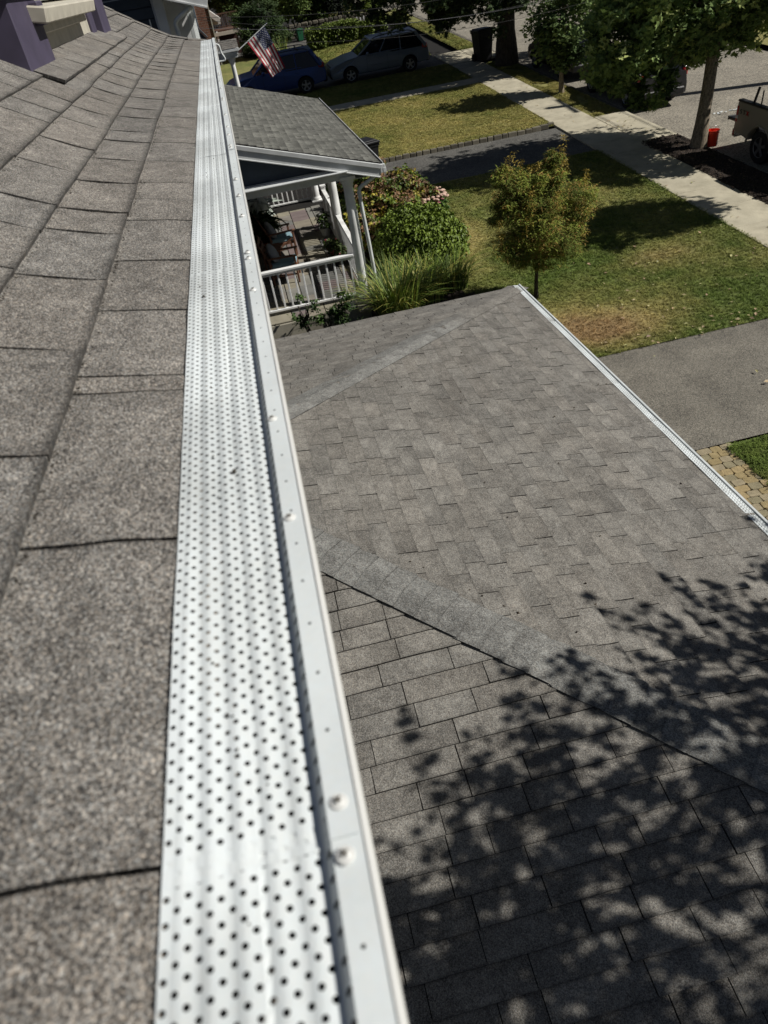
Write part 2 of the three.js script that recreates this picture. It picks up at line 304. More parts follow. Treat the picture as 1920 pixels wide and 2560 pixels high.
{ // dormer: purple frame, beige wall and sill, white window
  const d = new THREE.Group(); d.name = 'dormer'; house.add(d);
  const x0 = -0.807, lean = 0;
  obj('dormer_wall', [cbox(0.1, 1.5, 2.3, x0 - 0.075, 7.35, -5.25)], M.beige, d);
  obj('trim_board', [cbox(0.13, 1.5, 0.58, x0 - 0.03, 7.38, -3.955, 0.006)], M.purple, d);
  obj('trim_board', [cbox(0.11, 1.5, 0.2, x0 - 0.06, 7.38, -6.26, 0.006), cbox(0.13, 1.5, 0.42, x0 - 0.03, 7.38, -6.64, 0.006)], M.purple, d);
  obj('side_wall', [cbox(3.2, 1.6, 0.1, x0 - 1.7, 7.35, -3.71, 0.005), cbox(3.2, 0.05, 0.04, x0 - 1.7, 6.72, -3.645, 0.004)], M.purple, d);
  obj('trim_band', [cbox(0.17, 0.12, 0.66, x0 - 0.02, 6.975, -3.96, 0.008), cbox(0.15, 0.09, 0.12, x0 + 0.0, 6.845, -4.13, 0.006)], M.purple, d);
  obj('window_sill', [cbox(0.17, 0.062, 1.76, x0 + 0.02, 6.85, -4.9, 0.006, 0, 0, -0.2), cbox(0.06, 0.07, 1.7, x0 + 0.0, 6.8, -4.9, 0.005)], M.beige, d);
  const w = obj('window', [cbox(0.09, 0.09, 1.5, x0 + 0.0, 6.935, -5.12, 0.006), cbox(0.09, 1.1, 0.07, x0 + 0.0, 7.5, -4.36, 0.006), cbox(0.09, 1.1, 0.07, x0 + 0.0, 7.5, -5.12, 0.006), cbox(0.09, 1.1, 0.07, x0, 7.5, -5.9, 0.006)], M.white, d);
  obj('pane', cbox(0.012, 1.1, 1.5, x0 - 0.015, 7.5, -5.12), M.glass, w);
  const ap = [], r = rng(15);
  for (let j = 0; j < 9; j++) ap.push(shingleGeo((u, w2) => V(x0 + 0.14 - u * 0.93, 6.599 + u * 0.5 + 0.006 * noise(w2 * 3, u * 9), -w2), 0, 0.17, () => 3.68 + j * 0.345, () => 3.68 + j * 0.345 + 0.338, { nu: 2, nw: 3, uvs: 0.5, tone: shTones(r), r, t0: 0.011 + 0.005 * r(), t1: 0.003, edge: 0.85 }));
  for (const g of ap) obj('apron_shingle', g, M.shingle, d, { keepUV: true });
  obj('bolt', [cyl(0.008, 0.01, 0.012, x0 - 0.16, 6.8, -3.65, 8, Math.PI / 2)], M.purple, d);
}

// ---- porch roof: three hipped faces
const PX = 3.24, PY = 2.95, PS = 0.2255, PN0 = -0.39, PF0 = -9.2;
const porch = new THREE.Group(); porch.name = 'porch_roof'; house.add(porch);
{
  const L = Math.hypot(1, PS), r = rng(101), list = [], EX = 0.147, run = 3.5;
  const bump = (u, w) => 0.006 * noise(u * 1.7, w * 1.1, 5) + 0.003 * noise(u * 5, w * 4, 2);
  const front = (u, w) => V(PX - u / L, PY + u / L * PS + bump(u, w), -w);
  const near = (u, w) => V(w, PY + u / L * PS + bump(u, w + 40), PN0 - u / L);
  const far = (u, w) => V(w, PY + u / L * PS + bump(u, w + 80), PF0 + u / L);
  const faces = [
    [front, (u) => -PN0 + u / L, (u) => -PF0 - u / L, 0.34],
    [near, () => -0.5, (u) => PX - u / L, 0.37],
    [far, () => -0.5, (u) => PX - u / L, 0.34]];
  const dk = []; const D = (a) => dk.push(...a.map((v) => [v.x, v.y - 0.006, v.z]).flat());
  const c1 = V(PX, PY, PN0), c2 = V(PX, PY, PF0), t1 = front(run * L, -PN0 + run), t2 = front(run * L, -PF0 - run), e1 = V(PX - run, PY, PN0), e2 = V(PX - run, PY, PF0);
  D([c1, c2, t2]); D([c1, t2, t1]); D([c1, t1, e1]); D([c2, e2, t2]);
  obj('roof_deck', raw(dk), M.deck, porch);
  faces.forEach(([S, lo, hi, len], f) => {
    for (let k = 0; k < 24; k++) {
      const u0 = k * EX - (k ? 0 : 0.03), u1 = (k + 1) * EX + 0.01, A = Math.min(lo(u0), lo(u1)), B = Math.max(hi(u0), hi(u1));
      let a = A - r() * 0.3;
      while (a < B) {
        const b = a + len * (0.55 + 0.9 * r()), a0 = a, g = 0.0042 + 0.0025 * r();
        a = b;
        const wa = (u) => clamp(a0, lo(u), hi(u)), wb = (u) => clamp(b - g, lo(u), hi(u));
        if (wb(u0) - wa(u0) < 0.02 && wb(u1) - wa(u1) < 0.02) continue;
        const p = S((u0 + u1) / 2, (wa(u0) + wb(u0)) / 2);
        const big = r() < 0.3 ? 1.4 : 1, kk = (0.97 + 0.09 * r()), ww = (r() - 0.5) * 0.02;
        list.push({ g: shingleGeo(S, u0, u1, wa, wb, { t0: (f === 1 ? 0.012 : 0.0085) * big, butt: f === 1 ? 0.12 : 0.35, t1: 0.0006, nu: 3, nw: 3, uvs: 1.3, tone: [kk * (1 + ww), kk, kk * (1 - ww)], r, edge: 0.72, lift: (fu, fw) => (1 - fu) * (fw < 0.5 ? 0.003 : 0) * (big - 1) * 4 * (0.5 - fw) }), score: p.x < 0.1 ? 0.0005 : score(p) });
      }
    }
  });
  layShingles(list, M.porchShingle, porch, 300);
  // hip caps
  for (const [corner, dir, s] of [[c1, V(-1, PS, -1), 1], [c2, V(-1, PS, 1), -1]]) {
    for (let i = 0; i < 40; i++) {
      const q = (u, w) => { // u along the hip (m in plan x), w across: negative on the end face
        const base = corner.clone().addScaledVector(dir, u), c = w * 0.7071;
        // on either face the drop from the crest is PS times the plan distance towards the eave
        const x = base.x + (w > 0 ? c : c), z = base.z - s * c;
        const yf = PY + PS * (PX - x), yn = s > 0 ? PY + PS * (PN0 - z) : PY + PS * (z - PF0);
        return V(x, Math.min(yf, yn) + (s > 0 ? 0.016 : 0.01) + bump(x, z) * 0.2, z);
      };
      const u0 = i * 0.108 - 0.02, u1 = u0 + 0.125, k2 = 1.0 + 0.1 * r(); const grey = sm(8, 14, i) * 0.05;
      obj('hip_cap', shingleGeo(q, u0, u1, () => s > 0 ? -0.15 + 0.01 * (r() - 0.5) : -0.17, () => s > 0 ? 0.16 + 0.02 * (r() - 0.5) : 0.15, { t0: s > 0 ? 0.007 : 0.003, t1: 0.001, nu: 2, nw: 8, uvs: 1.3, tone: [k2 * (1 - grey), k2, k2 * (1 + grey)], r, edge: s > 0 ? 0.82 : 0.97 }), M.porchShingle, porch, { keepUV: true });
    }
  }
  const dbr = []; const rr = rng(5);
  for (let i = 0; i < 60; i++) { const u = rr() * 3, w = 1 + rr() * 7; const p = front(u, clamp(w, -PN0 + u + 0.3, -PF0 - u - 0.3)); dbr.push(place(new THREE.TetrahedronGeometry(0.005 + 0.008 * rr()), p.x, p.y + 0.01, p.z, rr() * 6, rr() * 6)); }
  obj('roof_debris', dbr, std([0.06, 0.045, 0.03], 1), porch, { kind: 'stuff' });
  obj('porch_beam', [cbox(0.2, 0.3, 8.4, 2.9, 2.6, -4.8), cbox(3.4, 0.3, 0.2, 1.2, 2.6, -8.9), cbox(3.4, 0.3, 0.2, 1.2, 2.6, -0.7)], M.whiteTrim, house);
  for (const z of [-0.8, -4.8, -8.8]) obj('porch_post', cbox(0.16, 2.4, 0.16, 2.9, 1.25, z, 0.01), M.whiteTrim, house);
  obj('porch_floor', cbox(3.6, 0.3, 8.6, 1.3, 0.4, -4.75), M.concrete, house);
}

// ---------------------------------------------------------------- gutters with perforated guards
function guardSheet(prof, cols, z0, z1, pitch, rad, sag) {   // prof(x) height; cols: [x centre, half width, stagger]
  const P = [];
  const Y = (x, z) => prof(x) + sag(x, z);
  const tri = (a, b, c) => { for (const [x, z] of [a, b, c]) P.push(x, Y(x, z), -z); };
  for (const [cx, hw, st, hole] of cols) {
    let z = z0;
    if (st) { tri([cx - hw, z0], [cx + hw, z0], [cx + hw, z0 + pitch / 2]); tri([cx - hw, z0], [cx + hw, z0 + pitch / 2], [cx - hw, z0 + pitch / 2]); z = z0 + pitch / 2; }
    for (; z < z1 - 1e-4; z += pitch) {
      const ze = Math.min(z + pitch, z1), zc = (z + ze) / 2, hh = (ze - z) / 2;
      const O = [[-1, -1], [0, -1], [1, -1], [1, 0], [1, 1], [0, 1], [-1, 1], [-1, 0]].map(([a, b]) => [cx + a * hw, zc + b * hh]);
      if (hh < pitch * 0.45 || hole === 0) { tri(O[0], O[2], O[4]); tri(O[0], O[4], O[6]); continue; }
      const I = [[-0.707, -0.707], [0, -1], [0.707, -0.707], [1, 0], [0.707, 0.707], [0, 1], [-0.707, 0.707], [-1, 0]].map(([a, b]) => [cx + a * rad, zc + b * rad]);
      for (let k = 0; k < 8; k++) { const n = (k + 1) % 8; tri(O[k], O[n], I[n]); tri(O[k], I[n], I[k]); }
    }
  }
  return raw(P);
}
const gutter = thing('gutter', 'long white rain gutter with perforated corrugated guard along the eave of the main roof', 'gutter');
{
  const Y0 = 6.393;
  const corr = (x) => { if (x > -0.0568) return clamp((x + 0.0568) / 0.005) * 0.0095; let t = (x + 0.1366) / 0.0209; t -= Math.round(t); const f = Math.abs(t) < 0.2 ? Math.sin(t / 0.2 * Math.PI / 2) : Math.cos(Math.PI * (t > 0 ? t - 0.2 : t + 0.8) / 0.6); return 0.00075 * f * sm(-0.16, -0.15, x) * sm(-0.0568, -0.062, x); };
  const slope = (x) => (-0.0565 - x) * 0.035;
  const cols = [[-0.1608, 0.0034, 1]]; for (let i = 0; i < 14; i++) cols.push([-0.15375 + 0.00705 * i, 0.003525, i % 2]); cols.push([-0.0566, 0.00212, 1, 0], [-0.05195, 0.00255, 0]);
  cols[0] = [-0.16077, 0.003495, 1]; cols[15] = [-0.05717, 0.00141, 0, 0]; cols.length = 16; cols.push([-0.05375, 0.0020, 1, 1]);
  const seams = [-0.97, 0.245, 1.455, 2.665, 3.875, 5.07, 6.28, 7.49, 8.62], r = rng(21);
  for (let k = 0; k + 1 < seams.length; k++) {
    const z0 = seams[k], z1 = seams[k + 1] + 0.018, tl = [(r() - 0.5) * 0.002, (r() - 0.5) * 0.0016];
    const sag = (x, z) => Y0 + slope(x) + (k % 2 ? 0.0008 : 0) + tl[0] * (x + 0.16) * 6 + (x < -0.1 ? 0.0022 * noise(z * 2.6, x * 14, k) : 0.001 * noise(z * 2, 3, k)) + 0.0012 * noise(z * 9, x * 30) * sm(-0.08, -0.16, x) + 0.0015 * Math.exp(-Math.pow((z - 5.2) / 0.7, 2)) * -1;
    const lipOff = 0.0007 * (k % 2);
    const wide = [...cols.slice(0, 16), [-0.0534, 0.00236, 1, 1]];
    const p = obj('guard_panel', guardSheet(corr, wide, z0, z1, 0.0159, 0.0023, sag), M.guard, gutter);
    // flat lip with sparse drain holes
    const lc = [[-0.0472, 0.00384, 0, 0], [-0.0412, 0.00216, 0], [-0.0346, 0.00444, 0, 0]];
    obj('guard_lip', guardSheet(() => 0.0095, lc, z0, z1, k < 4 ? 0.056 : 0.07, 0.0016, (x, z) => Y0 + (k % 2 ? 0.0008 : 0) + lipOff), M.guard, gutter);
  }
  // front bead, face and trough
  const fs = new THREE.Shape(); [[-0.0305, 0.0085], [-0.029, 0.0108], [-0.0262, 0.0104], [-0.0248, 0.0075], [-0.0262, 0.001], [-0.0262, -0.03], [-0.05, -0.075], [-0.062, -0.1], [-0.062, -0.115], [-0.16, -0.115], [-0.16, -0.004], [-0.1575, -0.004], [-0.1575, -0.1125], [-0.0645, -0.1125], [-0.0645, -0.1], [-0.0525, -0.075], [-0.0288, -0.03], [-0.0288, 0.006]].forEach(([x, y], i) => i ? fs.lineTo(x, y) : fs.moveTo(x, y));
  const tg = new THREE.ExtrudeGeometry(fs, { depth: 9.55, bevelEnabled: false, steps: 30 }); tg.translate(0, Y0, -8.62);
  obj('trough', tg, M.screw, gutter);
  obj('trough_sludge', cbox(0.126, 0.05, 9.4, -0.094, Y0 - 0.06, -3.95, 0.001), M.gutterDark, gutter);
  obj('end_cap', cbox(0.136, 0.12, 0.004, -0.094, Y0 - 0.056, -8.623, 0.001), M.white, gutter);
  const sg = () => [cyl(0.0056, 0.0066, 0.0014, 0, 0.0007, 0, 16), place(new THREE.SphereGeometry(0.0045, 12, 6, 0, Math.PI * 2, 0, Math.PI / 2), 0, 0.0014, 0).scale(1, 0.5, 1)];
  const sgeo = geom(sg().map((g) => g), 1), sl = geom([cbox(0.006, 0.0006, 0.0012, 0, 0.0036, 0, 0.0001), cbox(0.0012, 0.0006, 0.006, 0, 0.0036, 0, 0.0001)], 1);
  for (const [x, z] of [[-0.0417, 0.2696], [-0.043, 0.2325], [-0.0438, 0.597], [-0.0458, 0.811], [-0.044, 1.294], [-0.043, 1.48], [-0.043, 1.52], [-0.042, 1.81], [-0.042, 2.013], [-0.043, 2.21], [-0.042, 2.7], [-0.043, 2.74], [-0.043, 2.95], [-0.042, 3.13], [-0.042, 3.45], [-0.043, 3.93], [-0.042, 3.99], [-0.042, 4.4], [-0.043, 4.75], [-0.042, 5.1], [-0.042, 5.16], [-0.042, 5.6], [-0.042, 6], [-0.042, 6.3], [-0.042, 6.8], [-0.042, 7.4], [-0.042, 8]]) {
    const s = shade(new THREE.Mesh(sgeo, M.screw)); s.name = 'screw'; s.position.set(x, Y0 + 0.0112, -z); s.rotation.y = z * 9; gutter.add(s);
    const c = shade(new THREE.Mesh(sl, M.stone)); c.name = 'screw_slot'; s.add(c);
  }
  // specks of dirt on the guard
  const bits = [];
  for (let i = 0; i < 40; i++) { const x = r() < 0.6 ? -0.13 + r() * 0.03 : -0.15 + r() * 0.09, z = 0.2 + r() * r() * 4, s = 0.0006 + 0.0012 * r(); bits.push(place(new THREE.OctahedronGeometry(s), x, Y0 + slope(x) + 0.002, -z, r() * 6, r() * 6)); }
  for (const [x, z] of [[-0.136, 1.33], [-0.1, 0.72]]) bits.push(place(new THREE.SphereGeometry(0.0028, 8, 5), x, Y0 + slope(x) + 0.003, -z).scale(1, 1, 1));
  obj('dirt_speck', bits, std([0.06, 0.055, 0.045], 0.9), gutter, { kind: 'stuff' });
}
const gutter2 = thing('gutter', 'white gutter with ribbed guard along the lower edge of the hipped porch roof', 'gutter');
{
  const Y0 = PY + 0.012, x0 = PX - 0.065, z1 = -PF0 + 0.02;
  const cols = []; for (let i = 0; i < 5; i++) cols.push([x0 + 0.008 + 0.0145 * i, 0.00725, i % 2]);
  const n = 7; for (let k = 0; k < n; k++) {
    const a = -0.2 + k * (z1 + 0.2) / n, b = a + (z1 + 0.2) / n;
    obj('guard_panel', guardSheet((x) => 0.012 * (1 - (x - x0) / 0.075) + 0.002 * Math.sin((x - x0) * 280), cols, a, b, 0.03, 0.004, (x, z) => Y0 + 0.002 * (k % 2) + 0.002 * noise(z * 3, k)), M.guard, gutter2);
  }
  const fs = new THREE.Shape(); [[0.079, 0.004], [0.082, 0.012], [0.1, 0.012], [0.104, 0.006], [0.102, -0.03], [0.075, -0.08], [0.06, -0.11], [-0.03, -0.11], [-0.03, -0.02], [-0.026, -0.02], [-0.026, -0.106], [0.056, -0.106], [0.07, -0.08], [0.096, -0.03], [0.096, 0.004]].forEach(([x, y], i) => i ? fs.lineTo(x + x0, y + Y0) : fs.moveTo(x + x0, y + Y0));
  const tg = new THREE.ExtrudeGeometry(fs, { depth: z1 - 0.2 + 0.4, bevelEnabled: false, steps: 20 }); tg.translate(0, 0, -z1);
  obj('trough', tg, M.white, gutter2);
  obj('trough_sludge', cbox(0.08, 0.04, z1, x0 + 0.03, Y0 - 0.06, -z1 / 2, 0.001), M.gutterDark, gutter2);
  obj('lip_strip', cbox(0.006, 0.006, z1 + 0.2, x0 + 0.079, Y0 + 0.001, -z1 / 2 + 0.1, 0.001), std([0.18, 0.24, 0.27], 0.5), gutter2);
}

// ---------------------------------------------------------------- ground, lawns, drives, pavement, road
function sheet(x0, x1, z0, z1, dx, dz, yoff, colour, holes) {   // follows the slope; colour(x, z) gives a vertex colour
  const P = [], C = [], nx = Math.max(1, Math.round((x1 - x0) / dx)), nz = Math.max(1, Math.round((z1 - z0) / dz));
  const y = (x, z) => gnd(z) + (typeof yoff === 'function' ? yoff(x, z) : yoff);
  for (let i = 0; i < nx; i++) for (let j = 0; j < nz; j++) {
    const a = mix(x0, x1, i / nx), b = mix(x0, x1, (i + 1) / nx), c = mix(z0, z1, j / nz), d = mix(z0, z1, (j + 1) / nz);
    if (holes && holes((a + b) / 2, (c + d) / 2)) continue;
    for (const [x, z] of [[a, c], [a, d], [b, d], [a, c], [b, d], [b, c]]) { P.push(x, y(x, z), z); if (colour) C.push(...colour(x, z)); }
  }
  const g = new THREE.BufferGeometry(); g.setAttribute('position', new THREE.BufferAttribute(new Float32Array(P), 3));
  if (colour) g.setAttribute('color', new THREE.BufferAttribute(new Float32Array(C), 3));
  g.computeVertexNormals(); return g;
}
const blob = (x, z, cx, cz, rx, rz) => Math.exp(-(((x - cx) / rx) ** 2) - ((z - cz) / rz) ** 2);
function dryness(x, z) {                             // 0 green, 1 straw; scorched patches where the photograph has them
  let d = 0.3 + 0.6 * fbm(x * 0.55 + 3, z * 0.55, 3) + 0.25 * noise(x * 2.3, z * 2.3, 4);
  if (z > -21.8) { d += 0.85 * blob(x, z, 5.9, -11.9, 1.0, 0.7) + 0.5 * blob(x, z, 5.2, -12.2, 0.6, 0.8) + 0.75 * blob(x, z, 4.7, -17.2, 0.6, 1.7) + 0.3 * blob(x, z, 8.2, -14.2, 1.0, 0.6) - 0.45 * blob(x, z, 6.4, -14.6, 1.4, 0.9) - 0.35 * blob(x, z, 9, -12, 1.4, 0.8) - 0.3 * blob(x, z, 5.4, -16, 0.8, 1) - 0.25 * sm(-12, -11, z) + 0.3 * blob(x, z, 8.5, -18.7, 1.5, 0.7); }
  else d += z > -33 ? 0.34 : 0.1;
  return clamp(d);
}
const brownPatch = (x, z) => clamp(1.1 * blob(x, z, 5.85, -11.75, 0.9, 0.6) + 0.6 * blob(x, z, 5.3, -12.1, 0.5, 0.6) + 0.4 * blob(x, z, 8.2, -14.2, 0.8, 0.4) + 0.3 * noise(x * 3, z * 3) * blob(x, z, 5.85, -11.75, 1.2, 1));
function turfColour(x, z) { const d = dryness(x, z), b = brownPatch(x, z), n = 1 + 0.3 * noise(x * 6, z * 6, 2); const g = [mix(0.12, 0.43, d), mix(0.17, 0.36, d), mix(0.03, 0.125, d)]; return [mix(g[0], 0.34, b) * n, mix(g[1], 0.225, b) * n, mix(g[2], 0.1, b) * n]; }
structure(obj('ground', [sheet(-250, 10.2, -300, 60, 26, 20, -0.14), sheet(10.2, 12.6, -300, 60, 2.4, 20, -0.14), sheet(12.6, 300, -300, 60, 30, 20, -0.16)], std([0.08, 0.075, 0.035], 1, { map: soilTex, tile: 3 })), 'earth under the gardens');
structure(obj('lawn', sheet(1.95, 10.25, -21.8, -10.85, 0.11, 0.11, (x, z) => 0.012 * noise(x, z), turfColour), M.turf), 'front lawn with scorched brown patches beside the near drive');
structure(obj('lawn', sheet(3.0, 10.25, -33.05, -25.1, 0.16, 0.16, (x, z) => 0.012 * noise(x, z), turfColour), M.turf), 'dry lawn between the edged drive and the front path');
structure(obj('lawn', sheet(3.0, 10.25, -38.0, -34.25, 0.2, 0.2, (x, z) => 0.012 * noise(x, z), turfColour), M.turf), 'shaded lawn beside the drive with the parked cars');
structure(obj('lawn', sheet(-4, 10.25, -51.5, -40.9, 0.3, 0.3, (x, z) => 0.012 * noise(x, z), turfColour), M.turf), 'rough lawn behind the parked cars in front of the hedges');
structure(obj('lawn', sheet(5.9, 10.25, -7.8, 3, 0.12, 0.15, (x, z) => 0.012 * noise(x, z), turfColour), M.turf), 'grass beside the yellow stepping stones');
structure(obj('driveway', sheet(2.0, 10.25, -10.88, -7.86, 0.25, 0.25, (x, z) => -0.012), M.driveOld), 'worn grey asphalt drive beside the hipped porch');
structure(obj('driveway', sheet(2.5, 10.25, -24.9, -21.75, 0.3, 0.3, -0.03), M.driveDark), 'dark asphalt drive edged with granite blocks');
structure(obj('driveway', sheet(-2, 10.25, -40.95, -37.95, 0.3, 0.3, -0.02), M.driveDark), 'drive under the blue and grey parked cars');
structure(obj('driveway', sheet(-3, 9, -53.4, -51.4, 0.4, 0.4, -0.02), M.driveDark), 'narrow drive beside the green bin');
structure(obj('driveway', sheet(8.6, 12.3, -80, -58.6, 0.6, 0.6, 0.12), M.asphalt), 'sunlit asphalt court at the top of the street');
structure(obj('road', sheet(12.78, 20.8, -120, 25, 0.8, 1.4, -0.1), M.asphalt), 'grey asphalt street running uphill');
structure(obj('flower_bed', sheet(1.83, 4.9, -21.7, -13.2, 0.2, 0.2, (x, z) => 0.012 + 0.02 * noise(x * 4, z * 4) + (x > 4.3 || z < -21 ? -0.03 : 0), null, (x, z) => x > 4.0 + 0.4 * noise(x, z * 0.8)), M.soil), 'planted bed in front of the white porch');
structure(obj('flower_bed', sheet(-1.2, 2.2, -14.25, -10, 0.2, 0.2, (x, z) => -0.02 + 0.02 * noise(x * 4, z * 4)), M.soil), 'weedy ground between the two porches');

function slab(w, d, x, z, yo, r, rise = 0.08) { return cbox(w, rise, d, x, gnd(z) + yo - rise / 2 + 0.02, z, 0.007, SLOPE + (r() - 0.5) * 0.004, 0, (r() - 0.5) * 0.006); }
{ // concrete pavement: one slab per joint
  const p = thing('sidewalk', 'pale concrete pavement of square slabs along the street'); delete p.userData.category; structure(p, 'pale concrete pavement of square slabs along the street');
  const r = rng(61), tones = [0.94, 0.88, 1.0, 0.9].map((k) => std([k * 1.36, k * 1.3, k * 1.14], 0.9, { map: concTex, tile: 1.6 }));
  for (let z = -2; z > -37.4; z -= 1.27) obj('slab', slab(1.36, 1.26, 10.93, z - 0.63, 0, r), tones[Math.floor(r() * 4)], p);
  for (const z of [-23.05, -24.4]) obj('slab', slab(1.12, 1.33, 12.19, z, 0.0, r), tones[Math.floor(r() * 4)], p);
  obj('slab', slab(1.12, 0.9, 12.19, -22.1, 0, r), tones[2], p);
  for (const z of [-38.4, -39.9]) for (const x of [10.93, 12.19]) obj('slab', slab(x > 12 ? 1.12 : 1.36, 1.44, x, z, 0, r), tones[Math.floor(r() * 4)], p);
  for (const z of [-8.6, -10.1]) obj('slab', slab(1.12, 1.46, 12.19, z, 0, r), tones[1], p);
  const w = thing('front_path', 'narrow concrete path across the shaded lawn'); delete w.userData.category; structure(w, 'narrow concrete path across the shaded lawn');
  for (let x = 2.2; x < 10.1; x += 1.35) obj('slab', cbox(1.34, 0.08, 1.02, x + 0.67, gnd(-33.65) - 0.02, -33.65, 0.007, SLOPE + (r() - 0.5) * 0.005, (r() - 0.5) * 0.01), tones[Math.floor(r() * 4)], w);
}
{ // planting strip between pavement and street
  structure(obj('planting_strip', [sheet(11.62, 12.64, -36.6, -25.15, 0.13, 0.2, (x, z) => -0.01 + 0.02 * noise(x * 2, z), turfColour), sheet(11.62, 12.64, -60, -40.7, 0.25, 0.4, 0, turfColour)], M.turf), 'grass strip along the kerb');
  structure(obj('mulch_bed', [sheet(11.3, 12.72, -21.75, -3, 0.08, 0.12, (x, z) => 0.012 + 0.035 * sm(11.45, 11.9, x) * (1 + 0.5 * noise(x * 6, z * 6)) + 0.012 * noise(x * 14, z * 14), null, (x, z) => x < 11.62 - 0.28 * Math.max(0, noise(z * 0.45, 2, 1) + 0.1) - 0.05 * noise(z * 4, 1) || z < -21.72 + 1.1 * Math.abs(x - 12.3) * 0.5)], M.mulch), 'dark mulch bed around the street maple');
  const kb = thing('kerb', 'granite kerb stones at the street edge'); delete kb.userData.category; structure(kb, 'granite kerb stones at the street edge');
  const r = rng(64);
  for (const [a, b] of [[-21.6, -10.9], [-7.8, 6], [-36.8, -25.2], [-58, -40.8]]) for (let z = a; z < b - 0.3; z += 1.8) { const e = Math.min(z + 1.79, b); obj('kerb_stone', cbox(0.13, 0.2, e - z, 12.73, gnd((z + e) / 2) - 0.09, (z + e) / 2, 0.012, SLOPE, 0, 0), M.stone, kb); }
}
{ // granite block edging along the far side of the dark drive
  const e = thing('block_edging', 'row of pale granite blocks edging the dark drive'); delete e.userData.category; structure(e, 'row of pale granite blocks edging the dark drive');
  const r = rng(66), tones = [0.75, 1.05, 1.25, 0.9].map((k) => std([0.36 * k, 0.34 * k, 0.3 * k], 0.9, { map: concTex, tile: 0.5 }));
  for (let x = 2.2; x < 10.2;) { const l = 0.2 + 0.12 * r(), z = -24.95 - 0.02 * noise(x, 1) - (x > 9.2 ? (x - 9.2) * 0.3 : 0); obj('block', cbox(l - 0.02, 0.16 + 0.03 * r(), 0.12, x + l / 2, gnd(z) + 0.01, z, 0.018, (r() - 0.5) * 0.1, (r() - 0.5) * 0.12, (r() - 0.5) * 0.08), tones[Math.floor(r() * 4)], e); x += l; }
}
{ // yellow stepping stones by the drive
  const w = thing('paver_walk', 'yellowish cobble paving beside the gutter of the hipped porch'); delete w.userData.category; structure(w, 'yellowish cobble paving beside the gutter of the hipped porch');
  const r = rng(68), tones = [[0.36, 0.28, 0.14], [0.43, 0.33, 0.17], [0.3, 0.26, 0.16], [0.37, 0.31, 0.2]].map((c) => std(c, 0.95, { map: dirtTex, bumpMap: granBump, bumpScale: 0.002, tile: 0.25 }));
  for (let j = 0; j < 28; j++) { let x = 4.75; const z = -7.78 + j * 0.13; const lim = 5.86 + 0.12 * noise(j * 0.7, 2) + j * 0.012; while (x < lim) { const l = 0.13 + 0.08 * r(); const s = new THREE.Shape(), c = 0.02; const w2 = l / 2 - 0.006, h2 = 0.059; [[-w2 + c, -h2], [w2 - c, -h2], [w2, -h2 + c], [w2, h2 - c], [w2 - c, h2], [-w2 + c, h2], [-w2, h2 - c], [-w2, -h2 + c]].forEach(([a, b], i) => { a += (r() - 0.5) * 0.014; b += (r() - 0.5) * 0.014; i ? s.lineTo(a, b) : s.moveTo(a, b); }); const g = new THREE.ExtrudeGeometry(s, { depth: 0.04, bevelEnabled: true, bevelSize: 0.006, bevelThickness: 0.008, bevelSegments: 1 }); place(g, 0, 0, 0, -Math.PI / 2 + SLOPE); place(g, x + l / 2, gnd(z) - 0.05 + (r() - 0.5) * 0.01, z, 0, (r() - 0.5) * 0.14, (r() - 0.5) * 0.03); obj('paver', g, tones[Math.floor(r() * 4)], w); x += l; } }
  structure(obj('sand_joint', sheet(4.6, 6.6, -7.84, -3.9, 0.2, 0.2, -0.035), std([0.1, 0.085, 0.05], 1, { map: soilTex, tile: 0.5 })), 'sandy joints under the cobble paving');
}
// ---- grass blades
function inst(name, g, m, n, parent, label, kind = 'stuff') { const o = shade(new THREE.InstancedMesh(g, m, n)); o.name = parent === scene ? numbered(name) : name; o.userData.kind = kind; if (label) { o.userData.label = label; if (parent === scene) o.userData.category = 'grass'; } parent.add(o); return o; }
const leafMat = (c, rough = 0.55, t = 0) => { const m = new THREE.MeshPhysicalMaterial({ color: new THREE.Color().setRGB(...c), roughness: rough, transmission: t, thickness: 0, side: THREE.DoubleSide, specularIntensity: 0.5 }); m.userData.tile = 1; return m; };
const WHITE = leafMat([1, 1, 1], 0.5, 0), TREELEAF = leafMat([1, 1, 1], 0.9, 0.22), GRASS = leafMat([1, 1, 1], 0.8);
function tuftGeo(n, h, spread, seed, w = 0.004) {
  const r = rng(seed), P = [];
  for (let i = 0; i < n; i++) { const a = r() * 6.28, d = spread * Math.sqrt(r()), x = d * Math.cos(a), z = d * Math.sin(a), b = r() * 6.28, L = h * (0.6 + 0.6 * r()), t = 0.35 + 0.7 * r(), dx = Math.cos(b), dz = Math.sin(b), px = -dz * w, pz = dx * w; const m = [x + dx * L * t * 0.4, L * 0.62, z + dz * L * t * 0.4], e = [x + dx * L * t, L * (0.95 - 0.3 * t), z + dz * L * t]; P.push(x - px, 0, z - pz, x + px, 0, z + pz, m[0] + px * 0.7, m[1], m[2] + pz * 0.7, x - px, 0, z - pz, m[0] + px * 0.7, m[1], m[2] + pz * 0.7, m[0] - px * 0.7, m[1], m[2] - pz * 0.7, m[0] - px * 0.7, m[1], m[2] - pz * 0.7, m[0] + px * 0.7, m[1], m[2] + pz * 0.7, ...e); }
  return raw(P);
}
